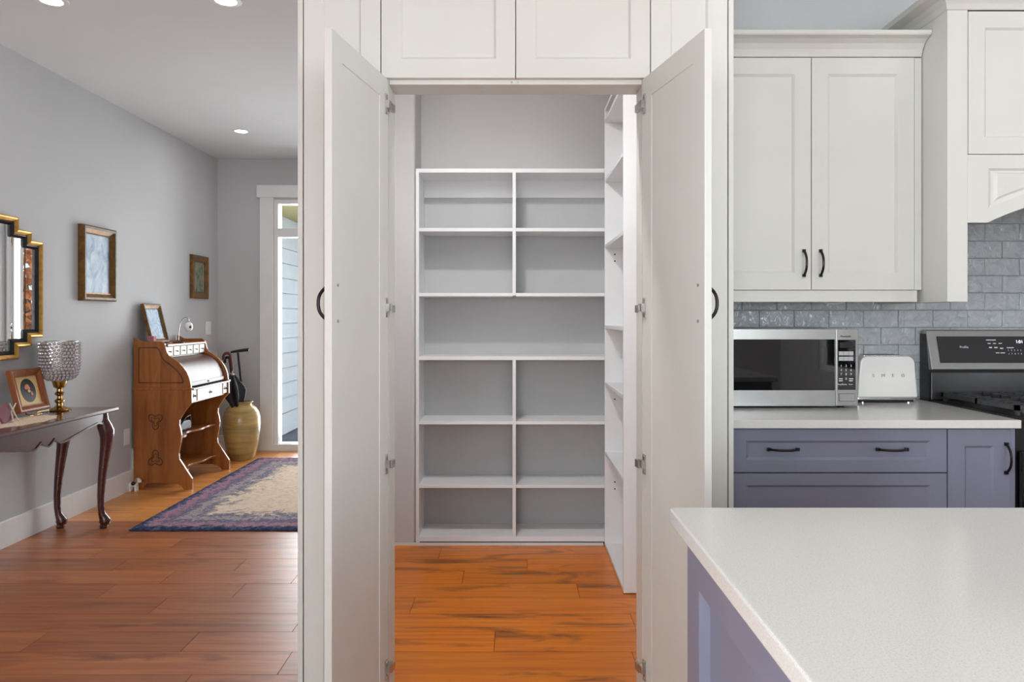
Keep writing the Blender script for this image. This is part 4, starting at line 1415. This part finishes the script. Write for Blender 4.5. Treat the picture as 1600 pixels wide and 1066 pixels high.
for a, b in ((0.0, 0.13), (0.155, 0.845), (0.87, 1.0)):
    y0, y1 = di0 + a * (di1 - di0) + 0.004, di0 + b * (di1 - di0) - 0.004
    d_ = MB().box(XL + 0.06, XL + 0.436, y0, y1, 0.645, 0.730).build('drawer', 'white_slate', dk, bevel=0.003)
    yc = (y0 + y1) / 2
    m = MB()
    m.box(XL + 0.4355, XL + 0.439, yc - 0.028, yc + 0.028, 0.684, 0.691)
    m.box(XL + 0.4355, XL + 0.439, yc - 0.008, yc + 0.008, 0.672, 0.703)
    m.tube([(XL + 0.438, yc - 0.02, 0.688), (XL + 0.450, yc, 0.680), (XL + 0.438, yc + 0.02, 0.688)], 0.0035, 6)
    m.build('pull', 'black_enamel', d_)


def wavy_shelf(zt, u0, u1):
    pts = [(XL + 0.022, di0), (XL + u0, di0)]
    for i in range(1, 24):
        q = i / 24
        pts.append((XL + u0 - (u0 - u1) * math.sin(PI * q) ** 2 + 0.018 * math.sin(2 * PI * q * 2), di0 + q * (di1 - di0)))
    pts += [(XL + u0, di1), (XL + 0.022, di1)]
    MB().prism(pts, 'z', zt - 0.016, zt).build('shelf', 'walnut', dk, bevel=0.003)


wavy_shelf(0.386, 0.345, 0.305)
wavy_shelf(0.128, 0.365, 0.315)
MB().box(XL + 0.010, XL + 0.022, di0, di1, 0.06, 0.13).build('back_rail', 'walnut', dk)

# things on the desk
DT = 1.0725
picture('framed_print', 'pale blue print in a brown frame leaning on top of the desk', 0.275, 0.310, 0.024, 0.040, (XL + 0.095, 5.575, DT), 0.24, 'dark_gold', 'pale_print', rim='pewter')
pb = thing('trinket_box', 'little pink box on the near corner of the desk top', 'box', (XL + 0.13, 5.405, DT))
MB().box(XL + 0.105, XL + 0.150, 5.385, 5.425, DT, DT + 0.045).build('body', 'pink_card', pb, bevel=0.002)
MB().box(XL + 0.103, XL + 0.152, 5.383, 5.427, DT + 0.045, DT + 0.062).build('lid', 'pink_card', pb, bevel=0.002)
hn = thing('ornament_stand', 'curved wire stand on a dark foot on the desk top', 'ornament stand', (XL + 0.19, 5.70, DT))
MB().lathe([(0.045, 0.0), (0.045, 0.008), (0.020, 0.014), (0.008, 0.022)], (XL + 0.19, 5.70, DT), 20).build('foot', 'walnut_dark', hn, smooth=True)
arc = [(XL + 0.19, 5.70, DT + 0.018), (XL + 0.192, 5.70, DT + 0.09), (XL + 0.202, 5.70, DT + 0.15), (XL + 0.224, 5.70, DT + 0.192), (XL + 0.250, 5.70, DT + 0.204), (XL + 0.268, 5.70, DT + 0.192), (XL + 0.270, 5.70, DT + 0.172)]
MB().tube(arc, 0.0028, 6).build('wire_arm', 'hinge_steel', hn, smooth=True)
bb = thing('hanging_ornament', 'white egg-shaped ornament with a black patch hanging from the wire stand', 'ornament', (XL + 0.270, 5.70, DT + 0.085))
MB().ball((XL + 0.270, 5.70, DT + 0.128), (0.031, 0.031, 0.038), 16, 10).build('egg', 'toaster_cream', bb, smooth='all')
MB().ball((XL + 0.288, 5.683, DT + 0.126), (0.012, 0.010, 0.012), 10, 6).build('black_patch', 'black_enamel', bb, smooth='all')
MB().tube([(XL + 0.270, 5.70, DT + 0.164), (XL + 0.270, 5.70, DT + 0.176)], 0.0016, 6).build('thread', 'print_dark', bb)
MB().tube([(XL + 0.270, 5.70, DT + 0.091), (XL + 0.270, 5.70, DT + 0.078)], [0.002, 0.0008], 6).build('tassel', 'print_white', bb)
bgm = thing('camera_bag', 'small black bag on the middle shelf of the desk', 'bag', (XL + 0.20, 5.66, 0.386))
MB().box(XL + 0.12, XL + 0.27, 5.56, 5.76, 0.3865, 0.475).build('body', 'black_nylon', bgm, bevel=0.02, seg=3)
MB().tube([(XL + 0.265, 5.58, 0.45), (XL + 0.285, 5.62, 0.50), (XL + 0.28, 5.70, 0.505), (XL + 0.265, 5.74, 0.45)], 0.006, 6).build('strap', 'black_rubber', bgm, smooth=True)

# toy dog beside the desk foot
td = thing('toy_dog', 'small white, brown and black toy dog beside the desk foot', 'toy', (XL + 0.05, 5.30, 0))
m = MB()
m.ball((XL + 0.045, 5.30, 0.050), (0.034, 0.020, 0.022))
m.ball((XL + 0.082, 5.295, 0.078), (0.022, 0.019, 0.020))
m.ball((XL + 0.100, 5.29, 0.072), (0.013, 0.010, 0.009))
for x, y in ((0.024, 5.29), (0.024, 5.312), (0.066, 5.288), (0.066, 5.312)):
    m.tube([(XL + x, y, 0.05), (XL + x, y, 0.0)], [0.010, 0.009], 8)
m.tube([(XL + 0.014, 5.30, 0.058), (XL + 0.004, 5.30, 0.082)], [0.006, 0.004], 8)
b_ = m.build('body', 'toy_white', td, smooth='all')
rm = b_.modifiers.new('blend', 'REMESH')
rm.mode, rm.voxel_size, rm.use_smooth_shade = 'VOXEL', 0.003, True
for y in (5.277, 5.313):
    MB().ball((XL + 0.076, y, 0.082), (0.010, 0.005, 0.017)).build('ear', 'toy_brown', td, smooth='all')
MB().ball((XL + 0.050, 5.288, 0.058), (0.018, 0.012, 0.016)).build('black_patch', 'black_rubber', td, smooth='all')
MB().ball((XL + 0.113, 5.288, 0.074), 0.004).build('nose', 'black_rubber', td, smooth='all')

# ------------------------------------------------------------------ vase with umbrellas
vx, vy = -2.455, 6.52
vs_ = thing('floor_vase', 'ochre glazed stoneware floor vase holding umbrellas', 'vase', (vx, vy, 0))
MB().lathe([(0.0000, 0.012), (0.1064, 0.0), (0.1140, 0.004), (0.1254, 0.06), (0.1425, 0.14), (0.1568, 0.23), (0.1634, 0.31), (0.1615, 0.37), (0.1501, 0.42), (0.1273, 0.458), (0.1026, 0.478), (0.0893, 0.488), (0.0874, 0.498), (0.0988, 0.508), (0.1026, 0.514), (0.0988, 0.518), (0.0817, 0.510), (0.0798, 0.485), (0.0950, 0.46), (0.1330, 0.40), (0.1425, 0.31), (0.1235, 0.14), (0.0950, 0.03), (0.0000, 0.025)], (vx, vy, 0), 40, cap=False).build('vase_body', 'ochre_glaze', vs_, smooth='all')


def umbrella(label, dx, dy, tx, ty, crook_mat, top, spread, crook_r, cdir):
    """closed umbrella, tip down in the vase; axis from (dx,dy,0.05) to (tx,ty,top)"""
    t = thing('umbrella', label, 'umbrella', (vx + dx, vy + dy, 0.04))
    a = Vector((0, 0, 0))
    b = Vector((tx - dx, ty - dy, top - 0.04))
    ax = b.normalized()
    rot = Vector((0, 0, 1)).rotation_difference(ax).to_matrix()
    L = b.length
    c = MB().lathe([(0.008, 0.05), (0.020, 0.20), (0.032, 0.36), (0.046, 0.46), (spread * 0.85, 0.52), (spread, 0.575), (spread * 0.9, 0.615), (spread * 0.55, 0.665), (0.026, 0.71), (0.012, 0.725)], (0, 0, 0), 48, pleat=6, amp=0.22)
    c.v = [tuple(rot @ Vector(p)) for p in c.v]
    c.build('canopy', 'black_nylon', t, local=True, smooth='all')
    MB().tube([ax * 0.0, ax * (L - 0.10)], 0.006, 8).build('shaft', 'hinge_steel', t, local=True, smooth=True)
    MB().tube([ax * 0.70, ax * 0.735], 0.014, 10).build('runner', 'chrome', t, local=True, smooth=True)
    pts = [ax * (L - 0.13), ax * (L - 0.05), ax * L]
    side_ = Vector((cdir[0], cdir[1], 0))
    for i in range(1, 10):
        an = PI * i / 9
        pts.append(ax * L + side_ * crook_r * (1 - math.cos(an)) + Vector((0, 0, 1)) * crook_r * math.sin(an))
    pts.append(pts[-1] - Vector((0, 0, 0.03)))
    MB().tube(pts, 0.0125, 10).build('crook_handle', crook_mat, t, local=True, smooth=True)


umbrella('black folded umbrella with a brown leather crook handle in the vase', 0.02, -0.040, -0.070, -0.075, 'brown_leather', 0.925, 0.088, 0.030, (-0.9, -0.4))
umbrella('black folded umbrella with a black crook handle in the vase', -0.01, 0.040, -0.135, 0.075, 'black_rubber', 0.885, 0.074, 0.024, (-1, 0.1))
cn = thing('walking_cane', 'black walking cane with a T-shaped handle in the vase', 'cane', (vx + 0.03, vy + 0.02, 0.04))
MB().tube([(vx + 0.060, vy + 0.02, 0.04), (vx - 0.040, vy + 0.02, 0.955)], 0.0105, 10).build('shaft', 'black_rubber', cn, smooth=True)
MB().tube([(vx - 0.105, vy + 0.02, 0.958), (vx - 0.06, vy + 0.02, 0.966), (vx - 0.02, vy + 0.02, 0.972), (vx + 0.05, vy + 0.02, 0.980), (vx + 0.058, vy + 0.02, 0.978)], [0.010, 0.012, 0.014, 0.0155, 0.012], 10).build('handle', 'black_rubber', cn, smooth=True)

# ------------------------------------------------------------------ rug
rgm = MB()
nx, ny = 60, 84
X0r, X1r, Y0r, Y1r = -2.300, -0.830, 4.310, 6.510
rc = ((X0r + X1r) / 2, (Y0r + Y1r) / 2)
vs, fs = [], []
for j in range(ny + 1):
    for i in range(nx + 1):
        u, v = i / nx, j / ny
        edge = min(u, 1 - u, v, 1 - v) <= 0
        vs.append((X0r - rc[0] + u * (X1r - X0r) + (random.uniform(-.003, .003) if edge else 0), Y0r - rc[1] + v * (Y1r - Y0r) + (random.uniform(-.003, .003) if edge else 0), 0.006 if edge else 0.013 + random.uniform(-0.0015, 0.0015)))
for j in range(ny):
    for i in range(nx):
        a = j * (nx + 1) + i
        fs.append((a, a + 1, a + nx + 2, a + nx + 1))
rim_ = [i for i in range(nx + 1)] + [j * (nx + 1) + nx for j in range(1, ny + 1)] + [ny * (nx + 1) + i for i in range(nx - 1, -1, -1)] + [j * (nx + 1) for j in range(ny - 1, 0, -1)]
nb = len(vs)
vs += [(vs[i][0], vs[i][1], 0.0) for i in rim_]
for q in range(len(rim_)):
    q2 = (q + 1) % len(rim_)
    fs.append((rim_[q], nb + q, nb + q2, rim_[q2]))
rgm.add(vs, fs)
ro_ = rgm.build('area_rug', 'rug_pile', smooth=True)
ro_.location = (rc[0], rc[1], 0.001)
tag(ro_, 'cream oriental rug with navy and rose border on the hall floor', 'rug')

# ------------------------------------------------------------------ switch and outlet on the hall wall
sw = thing('light_switch', 'white light switch plate near the hall corner', 'light switch', (XL, 6.69, 1.115))
MB().box(XL + 0.0005, XL + 0.007, 6.632, 6.748, 1.115, 1.235).build('plate', 'plastic_white', sw, bevel=0.002)
for y in (6.652, 6.695):
    MB().box(XL + 0.007, XL + 0.010, y, y + 0.033, 1.142, 1.208).build('rocker', 'plastic_white', sw, bevel=0.001)
ou = thing('wall_outlet', 'white wall outlet plate between the table and the desk', 'outlet', (XL, 5.285, 0.34))
MB().box(XL + 0.0005, XL + 0.007, 5.248, 5.322, 0.342, 0.460).build('plate', 'plastic_white', ou, bevel=0.002)
for z in (0.362, 0.408):
    MB().box(XL + 0.007, XL + 0.0095, 5.268, 5.302, z, z + 0.032).build('socket', 'plastic_white', ou, bevel=0.001)
